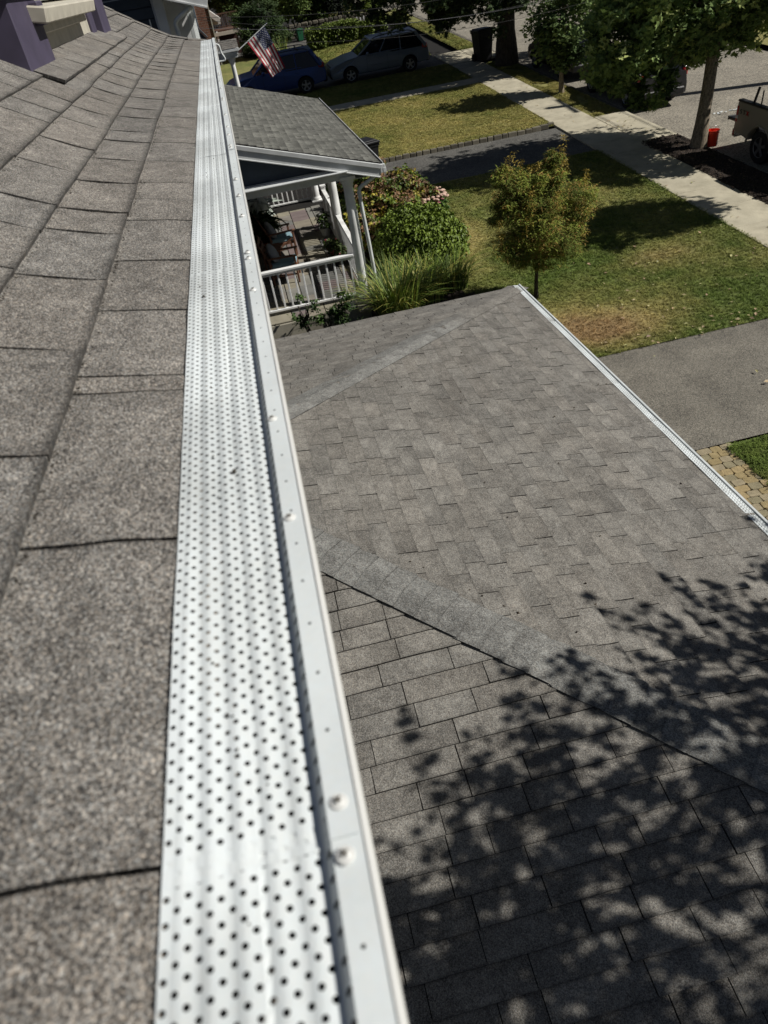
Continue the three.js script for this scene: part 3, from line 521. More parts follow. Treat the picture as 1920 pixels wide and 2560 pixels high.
function grassField(label, x0, x1, z0, z1, n, h, seed, spread, w, skip) {
  const r = rng(seed), g = tuftGeo(9, h, spread, seed, w), o = inst('lawn_grass', g, GRASS, n, scene, label), m = new THREE.Matrix4(), c = new THREE.Color(), q = new THREE.Quaternion(), e = new THREE.Euler();
  let k = 0; for (let i = 0; i < n * 3 && k < n; i++) { const x = mix(x0, x1, r()), z = mix(z0, z1, r()); if (skip && skip(x, z)) continue; const d = dryness(x, z), b = brownPatch(x, z), s = (0.7 + 0.6 * r()) * (1 - 0.35 * d); e.set((r() - 0.5) * 0.3, r() * 6.28, (r() - 0.5) * 0.3); m.compose(V(x, gnd(z) + 0.004, z), q.setFromEuler(e), V(s, s, s)); o.setMatrixAt(k, m); const t = turfColour(x, z), v = 0.75 + 0.6 * r(); c.setRGB(t[0] * v, t[1] * v, t[2] * v); o.setColorAt(k, c); k++; }
  o.count = k; return o;
}
grassField('grass blades on the front lawn beside the near drive', 3.4, 10.3, -21.75, -10.83, 42000, 0.045, 71, 0.035, 0.0035, (x, z) => x < 4.1 + 0.4 * noise(x, z * 0.8) && z < -13);
grassField('grass blades on the dry lawn past the edged drive', 3.0, 10.25, -33.1, -25.12, 26000, 0.05, 72, 0.06, 0.006);
grassField('grass blades on the shaded lawn by the parked cars', 3.0, 10.25, -38.0, -34.2, 9000, 0.06, 73, 0.07, 0.008);
grassField('grass blades on the rough lawn behind the parked cars', 2, 10.2, -50.8, -41, 9000, 0.09, 74, 0.1, 0.012);
grassField('green grass beside the cobble paving', 5.85, 8, -7.75, -4, 7000, 0.06, 75, 0.03, 0.004, (x, z) => x < 5.95 + 0.12 * noise(z * 2, 2) + (-7.7 - z) * -0.05 - 0.1);
grassField('grass on the kerb strip by the pavement', 11.64, 12.62, -36.5, -25.2, 9000, 0.06, 76, 0.04, 0.006, (x, z) => noise(x * 2, z * 0.8, 3) < -0.25);
grassField('bright grass on the far kerb strip', 11.64, 12.62, -52, -40.8, 5000, 0.07, 78, 0.07, 0.01);
{ // fallen leaves, mulch chips
  const r = rng(81), lf = raw([0, 0, -0.04, 0.025, 0.008, 0, 0, 0, 0.05, 0, 0, -0.04, 0, 0, 0.05, -0.025, 0.008, 0]);
  const o = inst('fallen_leaf', lf, WHITE, 420, scene, 'scattered pale fallen leaves on lawns, drives and pavement'); o.userData.category = 'leaves';
  const m = new THREE.Matrix4(), q = new THREE.Quaternion(), e = new THREE.Euler(), c = new THREE.Color();
  for (let i = 0; i < 420; i++) { const t = r(); let x, z; if (t < 0.25) { x = 6 + 4.2 * r(); z = -15 + 4.3 * r(); } else if (t < 0.35) { x = 5.4 + 4.5 * r(); z = -11.3 + 0.5 * r(); } else if (t < 0.37) { x = 4.5 + 5 * r(); z = -10.8 + 2.7 * r(); } else if (t < 0.7) { x = 11.5 + 1.1 * r(); z = -36 + 16 * r(); } else if (t < 0.85) { x = 10.2 + 1.5 * r(); z = -36 + 22 * r(); } else { x = 4 + 9 * r(); z = -46 + 20 * r(); }
    const s = 0.5 + 0.7 * r(); e.set((r() - 0.5) * 0.7, r() * 6.3, (r() - 0.5) * 0.7); m.compose(V(x, gnd(z) + 0.035, z), q.setFromEuler(e), V(s, s, s)); o.setMatrixAt(i, m); const k = 0.5 + 0.7 * r(); c.setRGB(0.45 * k, (0.3 + 0.15 * r()) * k, 0.2 * k); o.setColorAt(i, c); }
  const ch = inst('mulch_chip', place(new THREE.TetrahedronGeometry(0.025), 0, 0, 0).scale(1.6, 0.4, 0.7), M.mulch.clone(), 6000, scene, 'loose bark chips on the mulch around the street maple'); ch.userData.category = 'mulch'; ch.material.userData.tile = 1; ch.material.map = null; ch.material.color.setRGB(1, 1, 1);
  for (let i = 0; i < 6000; i++) { const x = 11.35 + 1.35 * r(), z = -21.6 + 9.5 * r(), s = 0.5 + r(); if (x < 11.62 - 0.28 * Math.max(0, noise(z * 0.45, 2, 1) + 0.1)) { m.makeScale(0, 0, 0); ch.setMatrixAt(i, m); continue; } e.set(r() * 0.8, r() * 6.3, r() * 0.8); m.compose(V(x, gnd(z) + 0.05, z), q.setFromEuler(e), V(s, s, s)); ch.setMatrixAt(i, m); const k = r() * r(); c.setRGB(0.02 + 0.12 * k, 0.014 + 0.085 * k, 0.01 + 0.06 * k); ch.setColorAt(i, c); }
  const tr = []; for (let i = 0; i < 14; i++) tr.push(place(new THREE.TetrahedronGeometry(0.03 + 0.05 * r()).scale(1.5, 0.25, 1), 15.3 + (r() - 0.5) * 0.9, gnd(-23.2) - 0.085, -23.2 + (r() - 0.5) * 0.25, 0, r() * 6, 0));
  const lt = obj('road_litter', tr, M.white); lt.userData = { label: 'crumpled white paper litter lying on the street by the pickup', category: 'litter' };
}

// ---------------------------------------------------------------- neighbour's house with the white porch
const nb = thing('neighbour_house', 'dark blue clapboard house with white columned porch, grey roof and flagstone floor', 'house');
const FY = 1.16;
{
  const r = rng(201), zN = -14.52, zF = -23.95, ex = 2.42, ey = 3.707, sl = 0.309;
  const top = (x) => ey + (ex - x) * sl;
  const roof = new THREE.Group(); roof.name = 'porch_roof'; nb.add(roof);
  obj('roof_deck', raw([[ex, ey - 0.02, zN + 0.02], [ex, ey - 0.02, zF], [-0.7, top(-0.7) - 0.02, zF], [ex, ey - 0.02, zN + 0.02], [-0.7, top(-0.7) - 0.02, zF], [-0.7, top(-0.7) - 0.02, zN + 0.02]].flat()), M.deck, roof);
  const L = Math.hypot(1, sl), S = (u, w) => V(ex + 0.03 - u / L, ey - 0.01 + u / L * sl + 0.008 * noise(u * 2, w), -w), list = [];
  for (let k = 0; k < 22; k++) { let a = -zN - r() * 0.3; while (a < -zF) { const b = a + 0.14 + 0.3 * r(), a0 = Math.max(a, -zN), b0 = Math.min(b, -zF) - 0.002; a = b; if (b0 - a0 < 0.03) continue; const kk = 0.68 + 0.5 * r(), hi = r() < 0.5 ? 1.9 : 1; list.push({ g: shingleGeo(S, k * 0.145, k * 0.145 + 0.155, () => a0, () => b0, { t0: 0.007 * hi, t1: 0.001, nu: 1, nw: 1, uvs: 1.3, tone: [kk * 0.95, kk * 1.01, kk * 1.0], r, edge: 0.6 }), score: score(S(k * 0.145, (a0 + b0) / 2)) * (S(k * 0.145, 0).x < 0.1 ? 0.01 : 1) }); } }
  layShingles(list, M.porchShingle, roof, 300);
  // eave gutter, fascia along the eave, rake board and soffit at the near end
  const fs = [[0.0, -0.03], [0.055, -0.03], [0.055, 0.002], [0.066, 0.004], [0.07, -0.02], [0.055, -0.09], [0, -0.1]]; obj('gutter_hollow', cbox(0.05, 0.012, zN - zF - 0.06, ex + 0.05, ey - 0.022, (zN + zF) / 2, 0.002), M.gutterDark, nb);
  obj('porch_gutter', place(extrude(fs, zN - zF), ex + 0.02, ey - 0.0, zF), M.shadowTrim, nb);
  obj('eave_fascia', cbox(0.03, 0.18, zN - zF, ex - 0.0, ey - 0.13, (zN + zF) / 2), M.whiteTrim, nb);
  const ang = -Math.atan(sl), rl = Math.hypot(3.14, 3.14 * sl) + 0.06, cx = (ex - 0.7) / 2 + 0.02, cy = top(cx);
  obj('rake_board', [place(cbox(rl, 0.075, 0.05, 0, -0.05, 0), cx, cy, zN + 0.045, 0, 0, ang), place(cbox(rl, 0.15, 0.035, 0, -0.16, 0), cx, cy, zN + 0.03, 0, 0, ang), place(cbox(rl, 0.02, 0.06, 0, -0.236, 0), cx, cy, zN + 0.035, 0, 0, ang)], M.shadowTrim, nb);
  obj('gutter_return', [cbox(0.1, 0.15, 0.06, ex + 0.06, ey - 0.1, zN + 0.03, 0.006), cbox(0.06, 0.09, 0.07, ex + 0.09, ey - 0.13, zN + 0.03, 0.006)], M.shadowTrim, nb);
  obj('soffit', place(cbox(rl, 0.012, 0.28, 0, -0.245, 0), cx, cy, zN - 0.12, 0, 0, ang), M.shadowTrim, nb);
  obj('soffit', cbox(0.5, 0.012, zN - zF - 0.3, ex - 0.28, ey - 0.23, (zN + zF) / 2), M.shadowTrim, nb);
  // clapboards of the gable end, each cut to the slope
  const lower = (x) => top(x) - 0.245; const bz = zN - 0.23;
  for (let i = 0; i < 6; i++) { const y0 = 3.68 + i * 0.15, y1 = y0 + 0.147, xe = (y) => ex - (y + 0.245 - ey) / sl; if (xe(y0) < -0.6) break; const a = Math.min(xe(y0), 1.75), b = Math.min(xe(y1), 1.75); const g = extrude([[-0.7, y0], [a, y0], [Math.max(b, -0.7), y1], [-0.7, y1]], 0.012); const p = g.attributes.position; for (let j = 0; j < p.count; j++) p.setZ(j, p.getZ(j) + bz + (p.getY(j) < y0 + 0.01 ? 0.012 : 0)); g.computeVertexNormals(); obj('clapboard', g, M.siding, nb); }
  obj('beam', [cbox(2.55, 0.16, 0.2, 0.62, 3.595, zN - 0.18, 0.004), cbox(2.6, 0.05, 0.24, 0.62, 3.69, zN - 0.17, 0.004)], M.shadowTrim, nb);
  obj('beam', [cbox(0.2, 0.16, 9.2, 1.79, 3.595, -19.3, 0.004)], M.whiteTrim, nb);
  obj('beam', [cbox(2.4, 0.16, 0.2, 0.5, 3.595, -23.2, 0.004)], M.whiteTrim, nb);
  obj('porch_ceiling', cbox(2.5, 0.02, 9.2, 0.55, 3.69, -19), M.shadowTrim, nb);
  // columns
  const colPts = [[0.145, 0], [0.145, 0.06], [0.125, 0.07], [0.12, 0.1], [0.108, 0.12], [0.108, 0.9], [0.104, 1.5], [0.094, 2.14], [0.108, 2.16], [0.108, 2.2], [0.13, 2.22], [0.13, 2.3]].map(([x, y]) => new THREE.Vector2(x, y));
  for (const z of [-14.7, -17.75, -22.98]) { obj('column', [place(new THREE.LatheGeometry(colPts, 28), 1.79, FY + 0.06, z), cbox(0.31, 0.06, 0.31, 1.79, FY + 0.03, z), cbox(0.3, 0.05, 0.3, 1.79, FY + 2.38, z)], M.whiteTrim, nb); }
  // railings: rails, then each baluster a piece
  const rail = (a, b, n, z0, alongX, name) => {
    const g = new THREE.Group(); g.name = 'railing'; nb.add(g);
    const len = Math.abs(b - a), m = (a + b) / 2, W = (w, h, d) => alongX ? [len, h, d] : [d, h, len];
    const B = (h, d, y) => alongX ? cbox(len, h, d, m, y, z0, 0.008) : cbox(d, h, len, z0, y, m, 0.008);
    obj('top_rail', [B(0.05, 0.11, FY + 0.915), B(0.045, 0.06, FY + 0.865)], M.whiteTrim, g);
    obj('bottom_rail', B(0.05, 0.06, FY + 0.1), M.whiteTrim, g);
    for (let i = 0; i < n; i++) { const t = mix(a, b, (i + 0.5) / n); obj('baluster', alongX ? cbox(0.036, 0.74, 0.036, t, FY + 0.485, z0, 0.004) : cbox(0.036, 0.74, 0.036, z0, FY + 0.485, t, 0.004), M.whiteTrim, g); }
  };
  rail(-0.52, 1.66, 13, -14.66, true); rail(-17.62, -14.85, 21, 1.79, false); rail(-20.2, -17.9, 17, 1.79, false); rail(-0.5, 1.62, 14, -23.05, true);
  obj('rail_post', [cbox(0.12, 1.02, 0.12, 1.79, FY + 0.51, -20.26, 0.008), cbox(0.15, 0.04, 0.15, 1.79, FY + 1.03, -20.26)], M.whiteTrim, nb);
  // downspout at the near corner
  obj('downspout', [tube([[2.42, 3.55, -14.56], [2.36, 3.5, -14.56], [2.16, 3.4, -14.58], [1.99, 3.3, -14.6], [1.98, 3.15, -14.6], [2.02, 2.2, -14.6], [2.06, 1.05, -14.6]], 0.037, 8, 40)], M.white, nb);
  // flagstone floor
  const fl = new THREE.Group(); fl.name = 'porch_floor'; nb.add(fl);
  obj('floor_slab', cbox(2.55, 0.34, 9.1, 0.52, FY - 0.205, -18.75, 0.01), M.concrete, fl);
  const tones = [[0.24, 0.22, 0.19], [0.29, 0.265, 0.2], [0.19, 0.15, 0.145], [0.23, 0.225, 0.2], [0.26, 0.23, 0.18], [0.17, 0.17, 0.16]].map((c) => std(c, 0.9, { map: dirtTex, tile: 0.9 }));
  for (let x = -0.75; x < 1.5;) { const w = 0.3 + 0.22 * r(), xe = Math.min(x + w, 1.52); let z = -23.2; while (z < -14.25) { const l = 0.35 + 0.5 * r(), ze = Math.min(z + l, -14.22); if (ze - z > 0.08) obj('flagstone', cbox(xe - x - 0.018, 0.03, ze - z - 0.018, (x + xe) / 2, FY - 0.012 + 0.003 * r(), (z + ze) / 2, 0.006), tones[Math.floor(r() * 6)], fl); z = ze; if (ze >= -14.23) break; } x = xe; }
  for (let z = -23.2; z < -14.25; z += 0.62) obj('edge_stone', cbox(0.27, 0.034, 0.61, 1.66, FY - 0.01, z + 0.31, 0.006), tones[1 + (Math.floor(r() * 3))], fl);
  obj('stair', [cbox(0.35, 0.16, 2.3, 1.98, FY - 0.17, -21.6, 0.01), cbox(0.35, 0.16, 2.3, 2.3, FY - 0.32, -21.6, 0.01)], M.concrete, nb);
  // house body, with its corner board, eave and the window bay on the street side
  obj('wall', [cbox(6, 6, 9.6, -3.92, 3.7, -19.4, 0.004)], M.siding, nb);
  for (let i = 0; i < 14; i++) obj('clapboard', place(cbox(3.2, 0.145, 0.02, 0, 0, 0, 0.003), -2.5, 5.62 + i * 0.16, -14.585, -0.08), M.siding, nb);
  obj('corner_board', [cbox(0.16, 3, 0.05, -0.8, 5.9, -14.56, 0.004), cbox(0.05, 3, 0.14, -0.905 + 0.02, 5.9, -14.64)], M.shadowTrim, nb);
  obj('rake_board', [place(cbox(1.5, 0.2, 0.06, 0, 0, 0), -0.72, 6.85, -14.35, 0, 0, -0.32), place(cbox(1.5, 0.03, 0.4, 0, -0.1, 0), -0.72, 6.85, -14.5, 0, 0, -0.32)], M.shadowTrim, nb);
  obj('eave_fascia', cbox(0.03, 0.16, 9.6, -0.1, 6.62, -19.2), M.white, nb);
  obj('upper_roof', place(cbox(4, 0.06, 10, -1.9, 0.12, 0), -0.2, 6.72, -19.3, 0, 0, -0.32), M.deck, nb);
  obj('upper_downspout', [tube([[-0.28, 6.56, -14.5], [-0.36, 6.53, -14.48], [-0.5, 6.47, -14.47], [-0.6, 6.4, -14.5], [-0.6, 6.2, -14.52], [-0.6, 4.6, -14.52]], 0.035, 10, 50)], M.white, nb);
  const ribs = []; for (let i = 0; i < 7; i++) { const t = i / 6; ribs.push(place(new THREE.TorusGeometry(0.038, 0.006, 5, 10), mix(-0.34, -0.5, t), mix(6.54, 6.47, t), -14.475, 0, 1.2, 0)); }
  obj('downspout_rib', ribs, M.white, nb);
  const bay = new THREE.Group(); bay.name = 'window_bay'; nb.add(bay);
  obj('bay_wall', cbox(0.5, 2.2, 3.4, -0.66, 5.6, -17.1), M.whiteTrim, bay);
  for (let i = 0; i < 4; i++) { const z = -15.3 - i * 0.95; obj('mullion', cbox(0.07, 2.1, 0.1, -0.38, 5.62, z, 0.006), M.white, bay); if (i < 3) { const w = obj('window', cbox(0.03, 1.3, 0.62, -0.405, 5.75, z - 0.48), M.glass, bay); obj('sash', [cbox(0.04, 0.05, 0.74, -0.395, 5.75, z - 0.48), cbox(0.04, 0.06, 0.74, -0.395, 6.38, z - 0.48), cbox(0.04, 0.06, 0.74, -0.395, 5.1, z - 0.48)], M.white, w); } }
  obj('gable_window', [cbox(0.02, 1.0, 0.02, -1, 6, -14.5)], M.white, nb);
}
// ---- furniture and pots on that porch
function porchChair(label, x, z, turn) {
  const c = thing('armchair', label, 'armchair', [x, FY, z], turn, 'wooden porch armchairs');
  for (const [a, b] of [[0.29, 0.3], [0.29, -0.3], [-0.29, 0.3], [-0.29, -0.3]]) obj('leg', cbox(0.045, a > 0 ? 0.6 : 0.62, 0.045, a, a > 0 ? 0.3 : 0.31, b, 0.006), M.wood, c);
  for (const s of [0.3, -0.3]) { obj('armrest', cbox(0.68, 0.03, 0.075, 0.01, 0.615, s, 0.008), M.wood, c); obj('side_brace', [cbox(0.56, 0.03, 0.03, 0, 0.2, s, 0.005), place(cbox(0.6, 0.025, 0.025, 0, 0, 0, 0.004), 0, 0.3, s, 0, 0, 0.5)], M.wood, c); }
  obj('seat_frame', [cbox(0.6, 0.06, 0.05, 0, 0.33, 0.27, 0.006), cbox(0.6, 0.06, 0.05, 0, 0.33, -0.27, 0.006), cbox(0.05, 0.06, 0.56, 0.28, 0.33, 0, 0.006), cbox(0.05, 0.06, 0.56, -0.28, 0.33, 0, 0.006)], M.wood, c);
  const q = cbox(0.58, 0.12, 0.52, 0.01, 0.42, 0, 0.045); obj('seat_cushion', q, M.cushion, c);
  obj('backrest', [0, 1, 2, 3].map((i) => place(cbox(0.025, 0.075, 0.54, 0, 0, 0, 0.006), -0.3 - i * 0.055, 0.55 + i * 0.13, 0, 0, 0, 0.35)).concat([-0.27, 0.27].map((s) => place(cbox(0.035, 0.62, 0.04, 0, 0, 0, 0.006), -0.37, 0.72, s, 0, 0, 0.4))), M.wood, c);
  const pl = new THREE.SphereGeometry(0.24, 14, 10); pl.scale(0.42, 1, 1.05); obj('back_cushion', place(pl, -0.2, 0.64, 0, 0, 0, 0.38), M.pillow, c);
  return c;
}
porchChair('wooden armchair with pale blue seat cushion, farther from the near railing', 0.36, -18.6, 0.12);
porchChair('wooden armchair with grey pillow and blue seat cushion, just behind the near railing', 0.28, -16.7, -0.12);
{
  const t = thing('side_table', 'small dark wooden side table between the two porch armchairs', 'table', [0.05, FY, -17.66]);
  obj('table_top', cbox(0.5, 0.03, 0.5, 0, 0.5, 0, 0.008), M.wood, t); for (const [a, b] of [[1, 1], [1, -1], [-1, 1], [-1, -1]]) obj('leg', cbox(0.04, 0.49, 0.04, a * 0.2, 0.245, b * 0.2), M.wood, t);
  obj('shelf', cbox(0.4, 0.02, 0.4, 0, 0.2, 0), M.wood, t);
  const s = thing('porch_bench', 'dark wooden porch bench with grey cushion and yellow flower behind the armchairs', 'bench', [-0.28, FY, -19.75]);
  obj('seat', cbox(0.55, 0.05, 1.1, 0, 0.4, 0, 0.01), M.wood, s); obj('backrest', place(cbox(0.04, 0.55, 1.1, 0, 0, 0, 0.01), -0.28, 0.7, 0, 0, 0, 0.2), M.wood, s);
  for (const [a, b] of [[0.22, 0.48], [0.22, -0.48], [-0.22, 0.48], [-0.22, -0.48]]) obj('leg', cbox(0.05, 0.4, 0.05, a, 0.2, b), M.wood, s);
  obj('cushion', cbox(0.5, 0.12, 1.0, 0.0, 0.48, 0, 0.05), M.pillow, s); const bp = new THREE.SphereGeometry(0.27, 14, 10); bp.scale(0.4, 0.9, 1.1); obj('pillow', place(bp, -0.12, 0.68, 0.05, 0, 0, 0.3), M.pillow, s);
}
// ---- leaf clusters
function leafGeo(kind, seed, n = 5, L = 0.1, spread = 0.13) {       // a few folded leaves around one twig
  const r = rng(seed), P = [];
  const shapes = { oval: [[0, 0], [0.24, 0.3], [0.27, 0.6], [0, 1], [-0.27, 0.6], [-0.24, 0.3]], narrow: [[0, 0], [0.12, 0.35], [0, 1], [-0.12, 0.35]], maple: [[0, 0], [0.22, 0.1], [0.5, 0.32], [0.24, 0.45], [0.34, 0.78], [0.1, 0.66], [0, 1], [-0.1, 0.66], [-0.34, 0.78], [-0.24, 0.45], [-0.5, 0.32], [-0.22, 0.1]], oak: [[0, 0], [0.1, 0.22], [0.42, 0.3], [0.14, 0.45], [0.44, 0.66], [0.12, 0.7], [0, 1], [-0.12, 0.7], [-0.44, 0.66], [-0.14, 0.45], [-0.42, 0.3], [-0.1, 0.22]] };
  const sh = shapes[kind];
  for (let i = 0; i < n; i++) {
    const l = L * (0.7 + 0.6 * r()), e = new THREE.Euler((r() - 0.35) * 1.5, r() * 6.28, (r() - 0.5) * 1.2), o = V((r() - 0.5) * spread * 2, (r() - 0.5) * spread * 1.4, (r() - 0.5) * spread * 2), droop = 0.25 + 0.4 * r();
    const pts = sh.map(([a, b]) => V(a * l, -droop * b * b * l + Math.abs(a) * l * 0.3, b * l).applyEuler(e).add(o)), c = V(0, -droop * 0.25 * l, 0.5 * l).applyEuler(e).add(o);
    for (let k = 0; k < pts.length; k++) { const a = pts[k], b = pts[(k + 1) % pts.length]; P.push(c.x, c.y, c.z, a.x, a.y, a.z, b.x, b.y, b.z); }
  }
  const g = raw(P); g.userData = {}; return g;
}
function foliage(parent, g, pts, seed, colour, smin = 0.7, smax = 1.35, mat = WHITE, name = 'foliage') {   // pts: [x, y, z, tone]
  const r = rng(seed), o = shade(new THREE.InstancedMesh(g, mat, pts.length)); o.name = name; o.userData.kind = 'stuff'; parent.add(o);
  const m = new THREE.Matrix4(), q = new THREE.Quaternion(), e = new THREE.Euler(), c = new THREE.Color();
  pts.forEach(([x, y, z, t = 0.5], i) => { const s = mix(smin, smax, r()); e.set((r() - 0.5) * 0.9, r() * 6.28, (r() - 0.5) * 0.9); m.compose(V(x, y, z), q.setFromEuler(e), V(s, s, s)); o.setMatrixAt(i, m); const k = colour(clamp(t + (r() - 0.5) * 0.35), r); c.setRGB(...k); o.setColorAt(i, c); });
  return o;
}
function clumps(list, n, seed, shell = 0.55) {       // leaves gathered into clumps inside ellipsoids [x, y, z, rx, ry, rz, weight]
  const r = rng(seed), out = [], tot = list.reduce((a, l) => a + (l[6] ?? l[3] * l[4] * l[5]), 0);
  for (const [x, y, z, rx, ry, rz, w] of list) {
    const k = Math.round(n * (w ?? rx * ry * rz) / tot), nc = Math.max(6, Math.round(k / 26)), C = [];
    for (let i = 0; i < nc; i++) { const a = r() * 6.28, b = Math.acos(2 * r() - 1), d = Math.pow(r(), shell * 0.5); C.push([x + rx * d * Math.sin(b) * Math.cos(a), y + ry * d * Math.cos(b), z + rz * d * Math.sin(b) * Math.sin(a), r()]); }
    const cr = Math.min(rx, ry, rz) * 0.3;
    for (let i = 0; i < k; i++) { const c = C[Math.floor(r() * nc)], g = () => (r() + r() + r() - 1.5) * cr; out.push([c[0] + g() * 1.2, c[1] + g() * 0.8, c[2] + g() * 1.2, c[3]]); }
  }
  return out;
}
const G2 = (a, b) => (t) => [0, 1, 2].map((i) => mix(a[i], b[i], t));
function pot(parent, rad, h, mat) { obj('pot', place(new THREE.LatheGeometry([[0, 0], [rad * 0.7, 0], [rad, h], [rad * 1.08, h], [rad * 1.08, h * 0.86], [rad * 0.9, h * 0.9], [0, h * 0.9]].map(([x, y]) => new THREE.Vector2(x, y)), 18), 0, 0, 0), mat, parent); }
{
  const p = thing('potted_plant', 'dark leafy potted plant with trailing foliage beside the porch armchairs', 'plant', [-0.05, FY, -18.95]); pot(p, 0.16, 0.3, M.terracotta);
  foliage(p, leafGeo('narrow', 301, 6, 0.3, 0.1), clumps([[0, 0.62, 0, 0.3, 0.3, 0.35]], 90, 302), 303, G2([0.015, 0.035, 0.008], [0.05, 0.09, 0.02]));
  const f = thing('yellow_flower', 'bright yellow flower on a stem by the bench pillow', 'flower', [0.05, FY, -20.0]); obj('stem', tube([[0, 0, 0], [0.02, 0.3, 0], [0, 0.62, 0]], 0.008), M.greenPlastic, f); const pet = []; for (let i = 0; i < 9; i++) pet.push(place(new THREE.SphereGeometry(0.05, 7, 5).scale(1, 0.45, 0.7), Math.cos(i * 0.7) * 0.055, 0.64 + 0.02 * (i % 3), Math.sin(i * 0.7) * 0.09, 0, i * 0.7)); obj('petal', pet, std([0.8, 0.5, 0.01], 0.6), f);
  const o = thing('potted_plant', 'pale variegated plant with long white leaves in front of the far porch railing', 'plant', [0.05, FY, -22.4]); pot(o, 0.15, 0.26, M.white);
  foliage(o, leafGeo('narrow', 305, 5, 0.4, 0.05), clumps([[0, 0.5, 0, 0.2, 0.2, 0.2]], 12, 306), 307, G2([0.35, 0.4, 0.35], [0.7, 0.72, 0.7]));
  const a = thing('potted_plant', 'bushy red and green plant standing inside the porch front railing', 'plant', [1.56, FY, -17.0]); pot(a, 0.2, 0.28, M.blackPlastic);
  foliage(a, leafGeo('oval', 311, 6, 0.08, 0.08), clumps([[0, 0.45, 0, 0.16, 0.25, 0.5]], 170, 312), 313, (t, r) => r() < 0.12 ? [0.25, 0.05, 0.05] : [mix(0.02, 0.07, t), mix(0.035, 0.1, t), 0.02]);
  const b = thing('potted_plant', 'small white flowering plant inside the porch railing by its far post', 'plant', [1.58, FY, -19.4]); pot(b, 0.14, 0.22, M.white);
  foliage(b, leafGeo('oval', 315, 5, 0.1, 0.08), clumps([[0, 0.38, 0, 0.12, 0.18, 0.16]], 60, 316), 317, (t, r) => r() < 0.3 ? [0.6, 0.62, 0.6] : [mix(0.02, 0.06, t), mix(0.04, 0.1, t), 0.02]);
}

// ---------------------------------------------------------------- trees and planting
function tree(name, label, base, trunkPts, trunkR, bark, lobes, n, leaf, colour, seed, group, limbs = 12, smin = 0.8, smax = 1.5) {
  const t = thing(name, label, 'tree', base, 0, group), r = rng(seed);
  const P = trunkPts.map((p) => V(...p)), top = P[P.length - 1];
  const tr = taper(P, trunkR, 12, 14), pp = tr.attributes.position;
  for (let i = 0; i < pp.count; i++) { const y = pp.getY(i), k = 1 + 0.35 * Math.exp(-Math.max(0, y) * 5 / (trunkR[0] * 12)) + 0.05 * noise(pp.getX(i) * 9, y * 3, pp.getZ(i) * 9); pp.setX(i, pp.getX(i) * (y < 1 ? k : 1)); pp.setZ(i, pp.getZ(i) * (y < 1 ? k : 1)); }
  tr.computeVertexNormals(); obj('trunk', tr, bark, t);
  const lim = [];
  for (let i = 0; i < limbs; i++) { const l = lobes[i % lobes.length], q = V(l[0] + (r() - 0.5) * l[3], l[1] + (r() - 0.3) * l[4] * 0.8, l[2] + (r() - 0.5) * l[5]), s = P[0].clone().lerp(top, 0.62 + 0.38 * r()); if (P.length > 2) { const k = 0.55 + 0.45 * r(); s.copy(new THREE.CatmullRomCurve3(P).getPointAt(k)); } const m = s.clone().lerp(q, 0.5).add(V((r() - 0.5) * 0.3, 0.12 * s.distanceTo(q), (r() - 0.5) * 0.3)); const rr = trunkR[trunkR.length - 1]; lim.push(taper([s, m, q], [rr * 0.6, rr * 0.35, rr * 0.1], 6, 7)); }
  obj('limbs', lim, bark, t);
  foliage(t, leaf, clumps(lobes, n, seed + 1), seed + 2, colour, smin, smax, TREELEAF);
  return t;
}
tree('maple_tree', 'street maple with pale grey trunk standing in mulch beside the red bucket', [12.56, 1.16, -20.2],
  [[0, -0.1, 0], [0.02, 0.6, 0.02], [0.1, 1.7, 0], [0.2, 3.2, -0.1], [0.3, 5.2, 0]], [0.19, 0.165, 0.15, 0.11, 0.05], M.barkGrey,
  [[0.3, 4.4, -0.6, 2.9, 2.0, 1.9, 14], [-2.1, 3.1, -0.6, 1.2, 1.2, 1.3, 3.4], [-1.25, 1.75, -0.5, 0.55, 0.65, 0.6, 0.5], [1.7, 3.6, 1.8, 1.3, 1.0, 0.9, 2], [0.9, 4.9, 5.4, 2.0, 1.3, 1.1, 4], [-0.5, 2.7, -0.8, 2.2, 0.7, 1.4, 4], [-1.9, 2.1, -1.5, 0.9, 0.5, 0.8, 0.6]], 8200, leafGeo('maple', 401, 5, 0.13, 0.13),
  (t, r) => r() < 0.1 ? [0.48, 0.54, 0.18] : [mix(0.055, 0.31, t), mix(0.1, 0.42, t), mix(0.024, 0.13, t)], 410, null, 22);
tree('maple_tree', 'slender young street tree on the grass strip in front of the black parked car', [12.09, 1.67, -28.93],
  [[0, -0.1, 0], [0, 0.9, 0], [0.03, 2, 0], [0.05, 3.6, 0]], [0.09, 0.075, 0.06, 0.03], M.barkGrey,
  [[0, 2.6, 0, 1.15, 1.4, 1.1], [-0.6, 2.1, 0.1, 0.6, 0.6, 0.6], [0.6, 1.7, 0.2, 0.6, 0.7, 0.6], [0.1, 1.3, 0, 0.4, 0.5, 0.4, 0.25]], 1500, leafGeo('oval', 402, 5, 0.12, 0.16), G2([0.05, 0.09, 0.025], [0.2, 0.28, 0.09]), 420);
